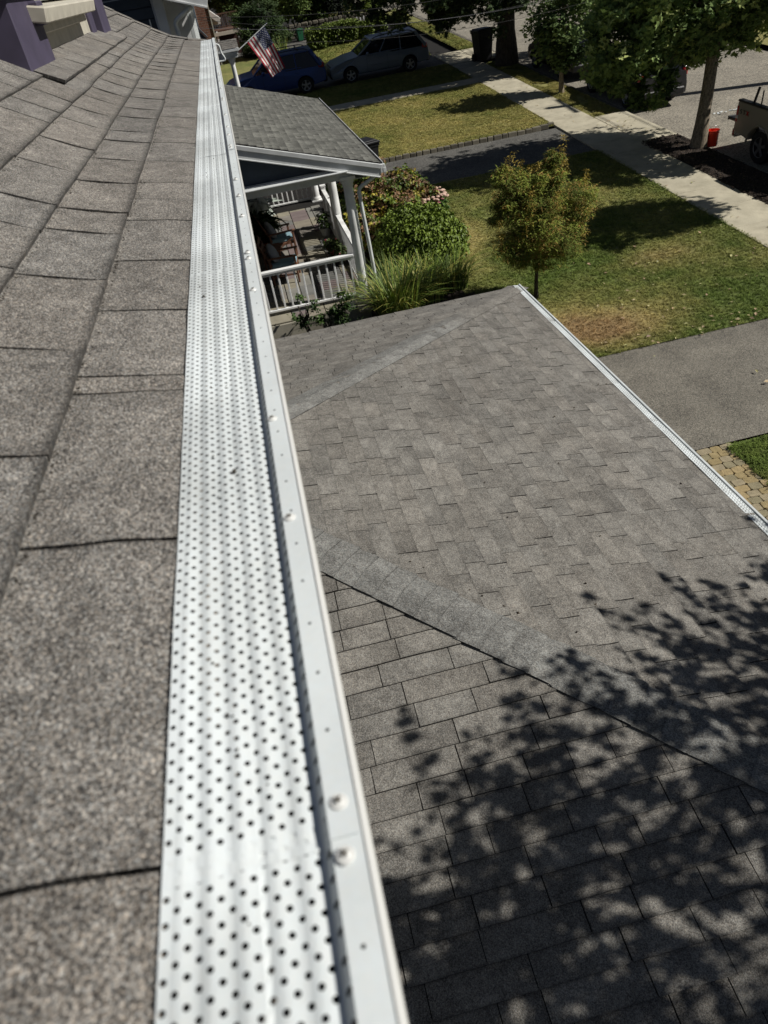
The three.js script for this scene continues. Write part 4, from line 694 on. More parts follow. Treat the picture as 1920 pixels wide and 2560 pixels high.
tree('oak_tree', 'big dark oak with thick trunk and low hanging lobed leaves beside the black bin', [12.28, 2.05, -35.54],
  [[0, -0.2, 0], [0, 1.2, 0], [0.05, 3, 0], [0, 7, 0]], [0.42, 0.37, 0.35, 0.22], M.barkDark,
  [[0.6, 8, -0.8, 4.9, 3.6, 5], [-2.2, 2.75, 1.5, 1.8, 0.8, 1.5, 5], [-4.2, 3.1, 1.5, 1.5, 1.0, 1.5, 4.5], [-0.6, 3.0, 2.5, 1.6, 0.9, 1.3, 4], [-5.8, 3.6, 1, 1.2, 0.9, 1.3, 3], [2.2, 3.4, 1.8, 2, 1.1, 1.8, 6], [-2.2, 4.6, 1, 3.2, 1.2, 2.5, 12], [4.5, 4.6, 1, 2.5, 1.5, 2.5, 8], [-1.3, 1.95, 2.2, 0.5, 0.5, 0.4, 0.5], [-3.2, 2.3, 2, 0.5, 0.5, 0.4, 0.5]], 17000, leafGeo('oak', 403, 5, 0.17, 0.2), G2([0.02, 0.035, 0.012], [0.07, 0.11, 0.035]), 430, null, 26);
{ // garden tree beside the porch, just outside the picture: feathery sprays of leaves along fine twigs
  const t = thing('maple_tree', 'garden tree outside the right edge, known by its shadow on the porch roof', 'tree', [8.6, 0.0, 0.15]), r = rng(440);
  const P = [V(0, -0.1, 0), V(0, 1.8, 0), V(-0.2, 4.2, 0), V(-0.6, 6.6, -0.1)], c = new THREE.CatmullRomCurve3(P);
  obj('trunk', taper(P, [0.2, 0.17, 0.13, 0.07], 12, 14), M.bark, t);
  const L = [[-1.9, 6.4, -1.0, 1.4, 0.6, 1.0, 210], [-1.2, 7.3, 0.5, 1.8, 1.0, 1.5, 120], [-1.2, 6.4, -2.2, 1.1, 0.35, 0.5, 30], [-2.9, 6.35, -1.6, 0.9, 0.3, 0.5, 42], [-3.95, 6.35, -1.15, 0.8, 0.3, 0.35, 58], [-5.0, 6.3, -0.75, 0.75, 0.3, 0.4, 84], [-5.3, 6.3, 0.0, 0.85, 0.35, 0.6, 170], [-4.4, 6.4, 0.75, 0.9, 0.35, 0.45, 62], [-3.9, 6.3, -0.35, 0.6, 0.3, 0.3, 20], [-2.7, 6.5, -0.2, 0.6, 0.35, 0.6, 40], [0.9, 7.1, 0.2, 1.5, 1.3, 1.7, 60]], tw = [], pts = [], lim = [];
  for (const [x, y, z, rx, ry, rz, n] of L) {
    const s = c.getPointAt(0.6 + 0.35 * r()), e = V(x, y, z); lim.push(taper([s, s.clone().lerp(e, 0.5).add(V(0, 0.25, 0)), e], [0.06, 0.035, 0.014], 6, 8));
    for (let i = 0; i < n; i++) {
      const a = r() * 6.28, d = Math.sqrt(r()), o = V(x + rx * d * Math.cos(a), y + ry * (r() * 2 - 1), z + rz * d * Math.sin(a)), b = Math.atan2(o.z - z, o.x - x - 0.3) + (r() - 0.5) * 1.6, len = 0.3 + 0.5 * r(), D = V(Math.cos(b), -0.25 + 0.4 * r(), Math.sin(b)), q = o.clone().addScaledVector(D, len), m = o.clone().lerp(q, 0.5).add(V(0, 0.05, 0));
      tw.push(taper([o.clone().lerp(e, 0.35), m, q], [0.008, 0.005, 0.003], 4, 4));
      for (let f = 0.1; f < 1.05; f += 0.06 / len) { const w = (r() - 0.5) * 0.14 * (1.1 - f * 0.6), p = o.clone().lerp(q, f); pts.push([p.x - Math.sin(b) * w, p.y + 0.03 * (r() - 0.5), p.z + Math.cos(b) * w, r()]); }
    }
  }
  obj('limbs', lim, M.bark, t); obj('twigs', tw, M.barkDark, t, { kind: 'stuff' });
  foliage(t, leafGeo('maple', 404, 2, 0.095, 0.035), pts, 442, G2([0.02, 0.04, 0.01], [0.06, 0.1, 0.03]), 0.7, 1.25, WHITE);
}
tree('ornamental_maple', 'small reddish green ornamental tree with thin trunk on the front lawn', [5.15, 0.78, -13.54],
  [[0, -0.05, 0], [0.01, 0.35, 0], [0.03, 0.8, 0.01], [0.08, 1.5, 0]], [0.045, 0.036, 0.032, 0.02], M.barkDark,
  [[0.1, 1.5, 0, 0.62, 0.7, 0.65, 5], [-0.5, 2.15, 0, 0.3, 0.5, 0.35, 1.7], [0.38, 2.3, 0, 0.2, 0.45, 0.25, 1.2], [0.85, 1.75, 0, 0.35, 0.35, 0.4, 1.6], [-0.05, 2.1, 0.1, 0.35, 0.4, 0.35, 1.5], [-0.35, 1.15, 0.1, 0.42, 0.35, 0.4, 1.4], [0.5, 1.1, 0, 0.42, 0.4, 0.45, 1.6], [0.1, 0.85, 0, 0.4, 0.25, 0.4, 0.8], [-0.7, 1.7, 0, 0.22, 0.3, 0.25, 0.6]], 9000, leafGeo('narrow', 405, 6, 0.062, 0.055),
  (t, r) => { const k = r(); return k < 0.22 ? [mix(0.2, 0.44, t), mix(0.14, 0.27, t), mix(0.035, 0.07, t)] : [mix(0.1, 0.3, t), mix(0.14, 0.35, t), mix(0.02, 0.055, t)]; }, 450, null, 26, 0.7, 1.3);
{ // upright leafy twigs that break the outline of the little tree
  const t = scene.getObjectByName('ornamental_maple'), r = rng(455), pts = [];
  for (const [x, y, z, h] of [[-0.62, 2.35, 0, 0.45], [-0.9, 1.5, 0.3, 0.3], [0.2, 1.9, 0.5, 0.3], [-0.3, 1.9, 0.45, 0.35], [0.75, 1.6, 0.35, 0.3], [-0.5, 2.4, 0.05, 0.5], [-0.35, 2.3, 0, 0.4], [0.3, 2.4, 0, 0.35], [0.48, 2.55, 0, 0.45], [0.44, 2.5, 0.05, 0.3], [0.95, 1.95, 0, 0.35], [1.08, 1.8, 0, 0.25], [0, 2.3, 0, 0.3], [-0.8, 1.9, 0, 0.3], [-0.15, 2.2, 0, 0.4]]) for (let i = 0; i < 42; i++) { const f = r(); pts.push([x + f * 0.08 + (r() - 0.5) * 0.3 * (1.15 - f), y - 0.4 + f * (h + 0.4), z + (r() - 0.5) * 0.3 * (1.15 - f), 0.6 + 0.3 * r()]); }
  foliage(t, leafGeo('narrow', 406, 6, 0.06, 0.04), pts, 456, (k) => [mix(0.19, 0.36, k), mix(0.15, 0.26, k), 0.04], 0.6, 1.1);
}
function bush(name, label, cat, base, lobes, n, leaf, colour, seed, stems = 14, smin = 0.7, smax = 1.3, shell = 0.5) {
  const b = thing(name, label, cat, base), r = rng(seed), st = [];
  for (let i = 0; i < stems; i++) { const l = lobes[i % lobes.length], q = V(l[0] + (r() - 0.5) * l[3], l[1] + (r() - 0.2) * l[4] * 0.6, l[2] + (r() - 0.5) * l[5]); st.push(taper([V(l[0] * 0.7 + (r() - 0.5) * 0.2, -0.05, l[2] * 0.7 + (r() - 0.5) * 0.2), V(l[0] + (r() - 0.5) * 0.1, q.y * 0.5, l[2]), q], [0.02, 0.014, 0.006], 5, 5)); }
  obj('stems', st, M.barkDark, b); foliage(b, leaf, clumps(lobes, n, seed + 1, shell), seed + 2, colour, smin, smax); return b;
}
{ // clipped round shrub: leaves on the shell, dark twigs inside
  const b = thing('round_shrub', 'clipped round green shrub between porch steps and lawn', 'shrub', [3.42, 0.95, -16.35]), r = rng(470), pts = [], st = [];
  for (let i = 0; i < 5200; i++) { const a = r() * 6.28, c = Math.acos(1 - 1.25 * r()), d = 0.86 + 0.2 * r() - (r() < 0.35 ? 0.25 * r() : 0), k = 1 + 0.1 * noise(Math.cos(a) * 2.2, c * 2.2, Math.sin(a) * 2.2); pts.push([0.98 * d * k * Math.sin(c) * Math.cos(a), 0.42 + 0.88 * d * k * Math.cos(c), 0.98 * d * k * Math.sin(c) * Math.sin(a), 0.5 + 0.4 * noise(a * 3, c * 4, 2)]); }
  for (let i = 0; i < 26; i++) { const a = r() * 6.28, k = 0.3 + 0.6 * r(); st.push(taper([V(0, -0.05, 0), V(Math.cos(a) * k * 0.5, 0.4, Math.sin(a) * k * 0.5), V(Math.cos(a) * k, 0.9 - 0.4 * k, Math.sin(a) * k)], [0.03, 0.018, 0.007], 5, 5)); }
  obj('stems', st, M.barkDark, b); foliage(b, leafGeo('oval', 471, 6, 0.07, 0.06), pts, 472, G2([0.05, 0.085, 0.012], [0.2, 0.27, 0.035]), 0.8, 1.4);
}
bush('hydrangea_bush', 'tall browning shrub with yellow green leaves along the white porch', 'shrub', [2.9, 1.05, -18.7], [[-0.3, 0.7, 0.9, 0.6, 0.6, 0.7], [0.4, 0.75, 0.2, 0.75, 0.55, 0.8], [0.9, 0.75, -0.8, 0.65, 0.55, 0.7], [-0.2, 0.9, -0.6, 0.6, 0.6, 0.8], [0.1, 1.15, -1.3, 0.5, 0.5, 0.5], [-0.4, 0.6, 1.6, 0.4, 0.5, 0.4]], 3600, leafGeo('oval', 480, 5, 0.11, 0.11), (t, r) => { const k = r(); return k < 0.42 ? [mix(0.12, 0.28, t), mix(0.075, 0.16, t), mix(0.04, 0.08, t)] : k < 0.62 ? [mix(0.18, 0.38, t), mix(0.18, 0.32, t), 0.04] : [mix(0.05, 0.12, t), mix(0.08, 0.17, t), 0.018]; }, 481, 40);
bush('brown_shrub', 'low dried brown shrub at the lawn edge right of the clipped round shrub', 'shrub', [4.25, 0.93, -16.5], [[0, 0.35, 0, 0.3, 0.4, 0.55], [-0.15, 0.3, -0.9, 0.3, 0.35, 0.4]], 420, leafGeo('oval', 484, 5, 0.08, 0.09), G2([0.03, 0.018, 0.01], [0.13, 0.07, 0.035]), 485, 16);
bush('leafy_shrub', 'green shrub at the porch steps behind the white columns', 'shrub', [2.55, 1.2, -21.9], [[0, 0.3, 0, 0.45, 0.3, 0.9]], 420, leafGeo('oval', 488, 5, 0.11, 0.1), G2([0.03, 0.06, 0.01], [0.09, 0.14, 0.03]), 489);
{ // pink stonecrop: green stems, flat flower heads
  const b = thing('stonecrop', 'clump of pink flat headed flowers between the browning shrub and the drive', 'flowers', [4.45, 1.1, -19.7]), r = rng(490), pts = [], heads = [];
  foliage(b, leafGeo('oval', 491, 5, 0.08, 0.07), clumps([[0, 0.28, 0, 0.5, 0.26, 0.75]], 700, 492), 493, G2([0.03, 0.07, 0.01], [0.1, 0.17, 0.03]));
  const st = []; for (let i = 0; i < 95; i++) { const a = r() * 6.28, d = Math.sqrt(r()), x = 0.55 * d * Math.cos(a), z = 0.85 * d * Math.sin(a), h = 0.62 - 0.18 * d + 0.1 * (r() - 0.5); st.push(tube([[x * 0.6, 0, z * 0.6], [x, h, z]], 0.005, 4, 2)); const hs = 0.045 + 0.03 * r(); const g = new THREE.SphereGeometry(hs, 9, 5, 0, 6.283, 0, 1.7); g.scale(1, 0.5, 1); const p = g.attributes.position; for (let k = 0; k < p.count; k++) { const q = 1 + 0.25 * noise(p.getX(k) * 60, p.getY(k) * 60 + i, p.getZ(k) * 60); p.setXYZ(k, p.getX(k) * q, p.getY(k) * q, p.getZ(k) * q); } heads.push([place(g, x, h, z, (r() - 0.5) * 0.4, r() * 6, (r() - 0.5) * 0.4), r() < 0.25 || z < -0.55]); }
  obj('stems', st, M.greenPlastic, b); obj('flower_heads', heads.filter((h) => !h[1]).map((h) => h[0]), std([0.56, 0.38, 0.3], 0.9), b, { kind: 'stuff' }); obj('flower_heads', heads.filter((h) => h[1]).map((h) => h[0]), std([0.3, 0.1, 0.11], 0.9), b, { kind: 'stuff' });
}
function grassClump(label, x, z, n, h, spread, seed, lean = 0.8) {
  const t = thing('ornamental_grass', label, 'ornamental grass', [x, gnd(z) - 0.02, z]), r = rng(seed), P = [], C = [];
  for (let i = 0; i < n; i++) {
    const a = r() * 6.28, d = spread * Math.sqrt(r()) * 0.5, bx = d * Math.cos(a), bz = d * Math.sin(a), b = a + (r() - 0.5) * 1.6, L = h * (0.6 + 0.55 * r()), out = lean * (0.2 + 0.9 * r()), dx = Math.cos(b), dz = Math.sin(b), w = 0.009 + 0.008 * r(), bq = r(), col = r() < 0.22 ? [0.36, 0.34, 0.08] : [0.06 + 0.19 * bq * bq, 0.1 + 0.24 * bq * bq, 0.012 + 0.03 * bq];
    let pr = null; const N = 6;
    for (let k = 0; k <= N; k++) { const s = k / N, q = V(bx + dx * L * out * s * s, L * (s - 0.42 * out * s * s * s), bz + dz * L * out * s * s), ww = w * (1 - s * s * 0.95), l = V(-dz * ww, 0, dx * ww); const A = q.clone().sub(l), B = q.clone().add(l); if (pr) { const f = [pr[0], B, A, pr[0], pr[1], B]; f.forEach((v) => { P.push(v.x, v.y, v.z); const g = 0.55 + 0.55 * s; C.push(col[0] * g, col[1] * g, col[2] * g); }); } pr = [A, B]; }
  }
  const g = raw(P, null, C); const m = M.blade || (M.blade = new THREE.MeshStandardMaterial({ vertexColors: true, roughness: 0.6, side: THREE.DoubleSide })); m.userData.tile = 1;
  obj('blades', g, m, t, { kind: 'stuff' }); return t;
}
grassClump('arching green ornamental grass at the near porch corner', 2.35, -13.95, 650, 1.25, 0.9, 500);
grassClump('arching yellow green ornamental grass between porch corner and clipped shrub', 3.05, -14.6, 430, 1.0, 0.9, 501);
grassClump('low ornamental grass at the lawn edge by the hipped porch roof', 3.75, -14.9, 300, 0.85, 0.7, 502, 1);
grassClump('tall dry reed like grass behind the blue parked car', 3.3, -46.5, 160, 1.3, 0.8, 503, 0.4);
bush('weedy_shrub', 'loose green shrub growing against the near end of the white porch', 'shrub', [0.75, 0.72, -13.75], [[0.1, 0.4, 0, 0.5, 0.4, 0.3], [0.4, 0.75, 0, 0.3, 0.25, 0.2, 0.02], [-0.35, 0.7, -0.1, 0.3, 0.35, 0.2, 0.015]], 420, leafGeo('oval', 510, 5, 0.07, 0.09), G2([0.02, 0.045, 0.012], [0.07, 0.12, 0.03]), 511, 22);
bush('weedy_shrub', 'low yellowing weeds below the porch edge left of the loose shrub', 'shrub', [-0.25, 0.6, -13.3], [[0, 0.22, 0, 0.8, 0.25, 0.5], [0.6, 0.2, 0.2, 0.5, 0.22, 0.4], [1.4, 0.18, 0.2, 0.6, 0.2, 0.4]], 700, leafGeo('oval', 514, 5, 0.08, 0.1), (t, r) => r() < 0.15 ? [0.22, 0.19, 0.03] : [mix(0.02, 0.08, t), mix(0.04, 0.12, t), 0.02], 515, 12);
bush('weedy_shrub', 'shaded weeds at the foot of the ornamental grass', 'shrub', [1.6, 0.66, -13.2], [[0, 0.25, 0, 0.5, 0.3, 0.35]], 220, leafGeo('narrow', 517, 5, 0.14, 0.1), G2([0.02, 0.04, 0.01], [0.06, 0.1, 0.02]), 518, 8);
// hedges and trees behind the parked cars
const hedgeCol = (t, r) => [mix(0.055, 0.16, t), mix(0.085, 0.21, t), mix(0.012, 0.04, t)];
function hedge(label, x, z, w, h, d, n, seed) {
  const b = thing('hedge', label, 'hedge', [x, gnd(z) - 0.05, z], 0), r = rng(seed), pts = [], st = [];
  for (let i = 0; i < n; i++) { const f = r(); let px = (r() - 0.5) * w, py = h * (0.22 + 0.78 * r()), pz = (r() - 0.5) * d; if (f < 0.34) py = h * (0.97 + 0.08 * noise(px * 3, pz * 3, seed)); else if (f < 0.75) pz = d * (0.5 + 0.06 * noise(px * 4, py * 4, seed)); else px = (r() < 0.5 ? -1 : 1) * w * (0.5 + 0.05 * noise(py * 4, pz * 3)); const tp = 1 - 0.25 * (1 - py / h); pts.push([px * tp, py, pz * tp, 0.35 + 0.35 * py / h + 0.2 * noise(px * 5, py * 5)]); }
  for (let i = 0; i < 9; i++) { const q = (r() - 0.5) * w * 0.8; st.push(taper([V(q * 0.6, 0, 0), V(q * 0.8, h * 0.4, 0), V(q, h * 0.8, 0)], [0.05, 0.035, 0.012], 5, 4)); }
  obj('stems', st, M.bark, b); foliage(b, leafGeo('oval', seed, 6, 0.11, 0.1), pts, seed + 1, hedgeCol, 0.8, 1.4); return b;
}
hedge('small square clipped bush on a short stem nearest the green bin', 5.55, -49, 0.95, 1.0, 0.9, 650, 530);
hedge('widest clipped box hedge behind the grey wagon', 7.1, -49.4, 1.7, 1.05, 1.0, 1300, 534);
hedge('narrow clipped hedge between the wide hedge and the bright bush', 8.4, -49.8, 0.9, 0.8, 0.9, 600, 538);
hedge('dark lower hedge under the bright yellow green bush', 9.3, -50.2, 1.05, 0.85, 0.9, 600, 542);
bush('bright_bush', 'bright yellow green upright bush rising above the hedges', 'shrub', [9.3, 2.9, -51.2], [[0, 1.25, 0, 0.55, 0.65, 0.5], [-0.25, 1.6, 0, 0.3, 0.5, 0.3], [0.25, 1.65, 0, 0.3, 0.5, 0.3]], 700, leafGeo('narrow', 546, 6, 0.17, 0.1), G2([0.06, 0.1, 0.012], [0.15, 0.2, 0.03]), 547);
bush('hosta', 'broad leaved bright green plant beside the roof of the blue car', 'plant', [3.55, 2.55, -44.5], [[0, 0.45, 0, 0.6, 0.35, 0.6]], 220, leafGeo('oval', 550, 5, 0.28, 0.14), G2([0.05, 0.1, 0.01], [0.12, 0.2, 0.03]), 551, 6);
bush('dark_shrub', 'dark shrub mass between the flag and the far porch roof edge', 'shrub', [1.7, 1.55, -27], [[0, 1.0, 0, 0.9, 0.9, 1.3], [-0.6, 0.9, -1.6, 0.9, 0.8, 1.2], [0.8, 0.6, -0.5, 0.7, 0.6, 1], [-1.0, 0.9, -4, 0.9, 0.9, 1.5]], 1500, leafGeo('narrow', 554, 6, 0.15, 0.14), (t, r) => r() < 0.12 ? [0.1, 0.09, 0.02] : [mix(0.012, 0.05, t), mix(0.022, 0.065, t), 0.01], 555, 18);
for (const [lab, x, z, lobes, n, col, sd, lf] of [
  ['tall leafy tree with yellow green leaves behind the flag', 3.0, -55.5, [[0, 4.5, 0, 2.2, 2.6, 1.6], [1.8, 3.2, 0.3, 1.6, 1.8, 1.4], [-1.6, 3.5, 0.6, 1.3, 2.0, 1.2], [2.2, 5.2, 0, 1.6, 1.8, 1.5]], 5200, G2([0.05, 0.09, 0.02], [0.22, 0.3, 0.07]), 560, 'oval'],
  ['feathery dark evergreen shrub tree left of the green bin', 2.7, -50.5, [[0, 1.5, 0, 1.0, 1.4, 0.9], [0.7, 1.0, 0.3, 0.8, 0.9, 0.7], [-0.9, 1.2, 0, 0.9, 1.2, 0.8]], 2100, G2([0.03, 0.06, 0.02], [0.1, 0.15, 0.045]), 566, 'narrow'],
  ['rounded dark green tree above the green bin', 6.0, -57.5, [[0, 2.2, 0, 1.5, 1.6, 1.3], [1.4, 1.6, 0.4, 1.1, 1.1, 1], [0.3, 3.6, 0, 1.7, 1.6, 1.4]], 2900, G2([0.03, 0.06, 0.015], [0.13, 0.19, 0.045]), 572, 'oval'],
  ['black looking conifer beside the low block wall', 8.3, -57.6, [[0, 1.3, 0, 1.1, 1.4, 1], [-0.4, 2.8, 0, 0.9, 1.4, 0.9], [0.5, 2.2, 0, 0.8, 1.2, 0.8]], 2600, G2([0.005, 0.009, 0.005], [0.022, 0.032, 0.014]), 578, 'narrow'],
  ['shady tree with several grey stems beside the brick house', 1.2, -57.5, [[0, 5, 0, 1.6, 2, 1.4], [0.9, 3.4, 0, 1.2, 1.6, 1.1], [-0.9, 6, 0, 1.4, 1.6, 1.2]], 2200, G2([0.03, 0.06, 0.015], [0.14, 0.19, 0.05]), 584, 'oval']])
  tree('garden_tree', lab, [x, gnd(z) - 0.1, z], [[0, -0.1, 0], [0.1, 1, 0], [0, 2.6, 0]], [0.16, 0.13, 0.08], M.bark, lobes, n, leafGeo(lf, sd, 6, 0.2, 0.2), col, sd, null, 9, 0.8, 1.5);
{ const b = thing('birch_tree', 'pale white stemmed birch behind the brick house corner', 'tree', [0.55, 3.2, -57.5]); for (const [x, t] of [[0, -0.25], [0.35, -0.4]]) obj('trunk', taper([V(x, 0, 0), V(x + t * 0.4, 1.6, 0), V(x + t, 3.6, 0)], [0.09, 0.08, 0.06], 8, 8), M.whiteTrim, b); foliage(b, leafGeo('oval', 590, 5, 0.16, 0.18), clumps([[-0.6, 3.2, 0, 0.8, 1.3, 0.7]], 320, 591), 592, G2([0.04, 0.07, 0.01], [0.13, 0.16, 0.04])); }
{ // dry stone wall behind the hedges
  const w = thing('stone_wall', 'low dry stone wall behind the hedges and the green bin', 'wall', [0, 0, 0]), r = rng(600), tones = [0.55, 0.8, 1.05].map((k) => std([0.3 * k, 0.28 * k, 0.25 * k], 0.95, { map: concTex, tile: 0.7 }));
  for (let row = 0; row < 4; row++) for (let x = 4.2; x < 8.2;) { const l = 0.22 + 0.3 * r(), z = -54.6 + 0.06 * r(); obj('stone', cbox(l - 0.03, 0.19 + 0.04 * r(), 0.3, x + l / 2, gnd(-54.6) + 0.08 + row * 0.2, z, 0.05, (r() - 0.5) * 0.2, (r() - 0.5) * 0.3, (r() - 0.5) * 0.15), tones[Math.floor(r() * 3)], w); x += l; }
  const b = thing('block_wall', 'stepped pale block wall with posts below the sunlit court', 'wall', [0, 0, 0]);
  for (let k = 0; k < 5; k++) obj('block_course', cbox(1.5 - 0.1 * k, 0.17, 0.25, 9.3 + 0.1 * k, gnd(-57) + 0.0 + k * 0.18, -56.6 - k * 0.25, 0.02), tones[k % 3], b);
  for (let k = 0; k < 5; k++) obj('post', cbox(0.05, 0.6, 0.05, 8.9 + 0.22 * k, gnd(-54) + 0.3, -54.2, 0.006), M.whiteTrim, b);
  structure(obj('grass_bank', sheet(6.5, 10.6, -82, -58.8, 0.4, 0.6, (x, z) => 0.35 - 0.2 * sm(9, 10.6, x), turfColour), M.turf), 'bright grass bank beside the sunlit court');
  structure(obj('far_grass', sheet(20.9, 34, -90, -15, 0.8, 1, 0.05, turfColour), M.turf), 'grass on the far side of the street');
}

// ---------------------------------------------------------------- bins and bucket
function cart(name, label, mat, x, z, turn, yo = 0, s = 1) {
  const c = thing(name, label, 'bin', [x, gnd(z) + yo, z], turn); c.scale.setScalar(s);
  const P = [], tri = (a, b, d) => P.push(...a, ...b, ...d), Q = (a, b, d, e) => { tri(a, b, d); tri(a, d, e); };
  const ring = (y, w, d) => [[-w, y, -d], [-w, y, d], [w, y, d], [w, y, -d]];
  const R = [ring(0.03, 0.22, 0.24), ring(0.1, 0.235, 0.255), ring(0.88, 0.29, 0.325), ring(0.885, 0.31, 0.345), ring(0.95, 0.315, 0.35)];
  for (let k = 0; k < 4; k++) for (let i = 0; i < 4; i++) Q(R[k][i], R[k][(i + 1) % 4], R[k + 1][(i + 1) % 4], R[k + 1][i]);
  Q(R[0][3], R[0][2], R[0][1], R[0][0]); obj('bin_body', raw(P), mat, c);
  obj('lid', [cbox(0.66, 0.05, 0.74, 0, 0.985, 0.01, 0.02), cbox(0.54, 0.045, 0.6, 0, 1.02, 0.01, 0.02)], mat, c);
  obj('handle', [tube([[-0.2, 0.93, -0.34], [-0.2, 0.96, -0.43], [0.2, 0.96, -0.43], [0.2, 0.93, -0.34]], 0.016, 6, 16)], mat, c);
  for (const s2 of [-1, 1]) obj('wheel', cyl(0.13, 0.13, 0.06, s2 * 0.27, 0.13, -0.24, 16, 0, 0, Math.PI / 2), M.tyre, c);
  obj('emblem', place(new THREE.TorusGeometry(0.055, 0.012, 5, 14), 0, 0.72, 0.312, -0.07), std([0.05, 0.05, 0.055], 0.6), c);
  return c;
}
cart('wheeled_bin', 'black wheeled bin standing at the pavement in front of the oak trunk', M.blackPlastic, 11.7, -37.15, 0.15, 0.02, 1.22);
cart('wheeled_bin', 'black wheeled bin on the dark drive, partly hidden by the white porch eave', M.blackPlastic, 3.48, -23.25, 0.3, 0, 1.12);
cart('wheeled_bin', 'small green wheeled bin by the dry stone wall', M.greenPlastic, 5.06, -53.4, 0.2, 0, 0.62);
{
  const b = thing('bucket', 'orange red plastic bucket with wire handle at the foot of the street maple', 'bucket', [12.93, gnd(-20.14) + 0.0, -20.14]); b.scale.setScalar(1.12);
  obj('bucket_shell', new THREE.LatheGeometry([[0, 0], [0.125, 0], [0.13, 0.006], [0.142, 0.29], [0.152, 0.292], [0.152, 0.32], [0.146, 0.322], [0.148, 0.36], [0.158, 0.362], [0.158, 0.374], [0.143, 0.374], [0.125, 0.012], [0, 0.01]].map(([x, y]) => new THREE.Vector2(x, y)), 28), M.orange, b);
  obj('bucket_handle', tube(Array.from({ length: 9 }, (_, i) => [0.157 * Math.cos(i / 8 * Math.PI), 0.355 + 0.11 * Math.sin(i / 8 * Math.PI), 0.03 * Math.sin(i / 8 * Math.PI)]), 0.004, 5, 24), M.chrome, b);
  const pr = []; for (let i = 0; i < 6; i++) { const a = 0.95 + 0.05 * (i % 2); const y = 0.06 + i * 0.036; pr.push(place(cbox(0.045, 0.016, 0.003, 0, 0, 0, 0.001), Math.cos(a) * 0.1385, y, Math.sin(a) * 0.1385, 0, Math.PI / 2 - a, 0.4 * (i % 2 ? -1 : 1))); } obj('printed_mark', pr, M.white, b);
}

// ---------------------------------------------------------------- vehicles (front towards +x in their own axes)
const paint = (c, m = 0.35) => { const p = new THREE.MeshPhysicalMaterial({ color: new THREE.Color().setRGB(...c), roughness: 0.5, metalness: m * 0.4, clearcoat: 0.4, clearcoatRoughness: 0.15 }); p.userData.tile = 1; return p; };
function wheel(c, x, z, rad, side, spokes = 5, dark = false) {
  const w = obj('wheel', place(new THREE.LatheGeometry([[rad * 0.62, -0.1], [rad * 0.93, -0.105], [rad, -0.08], [rad, 0.08], [rad * 0.93, 0.105], [rad * 0.62, 0.1]].map(([a, b]) => new THREE.Vector2(a, b)), 28), x, rad, z, Math.PI / 2), M.tyre, c), r = [];
  for (let i = 0; i < spokes; i++) { const a = i / spokes * 6.283; r.push(place(cbox(rad * 0.19, rad * 0.58, 0.03, 0, 0, 0, 0.006), x + Math.sin(a) * rad * 0.33, rad + Math.cos(a) * rad * 0.33, z + side * 0.075, 0, 0, -a)); }
  r.push(place(new THREE.TorusGeometry(rad * 0.62, 0.018, 6, 28), x, rad, z + side * 0.08), cyl(rad * 0.13, rad * 0.13, 0.04, x, rad, z + side * 0.08, 12, Math.PI / 2));
  obj('rim', r, dark ? std([0.2, 0.2, 0.21], 0.4, { metalness: 0.6 }) : M.rim, w); obj('brake_disc', cyl(rad * 0.6, rad * 0.6, 0.02, x, rad, z + side * 0.03, 20, Math.PI / 2), M.blackPlastic, w);
}
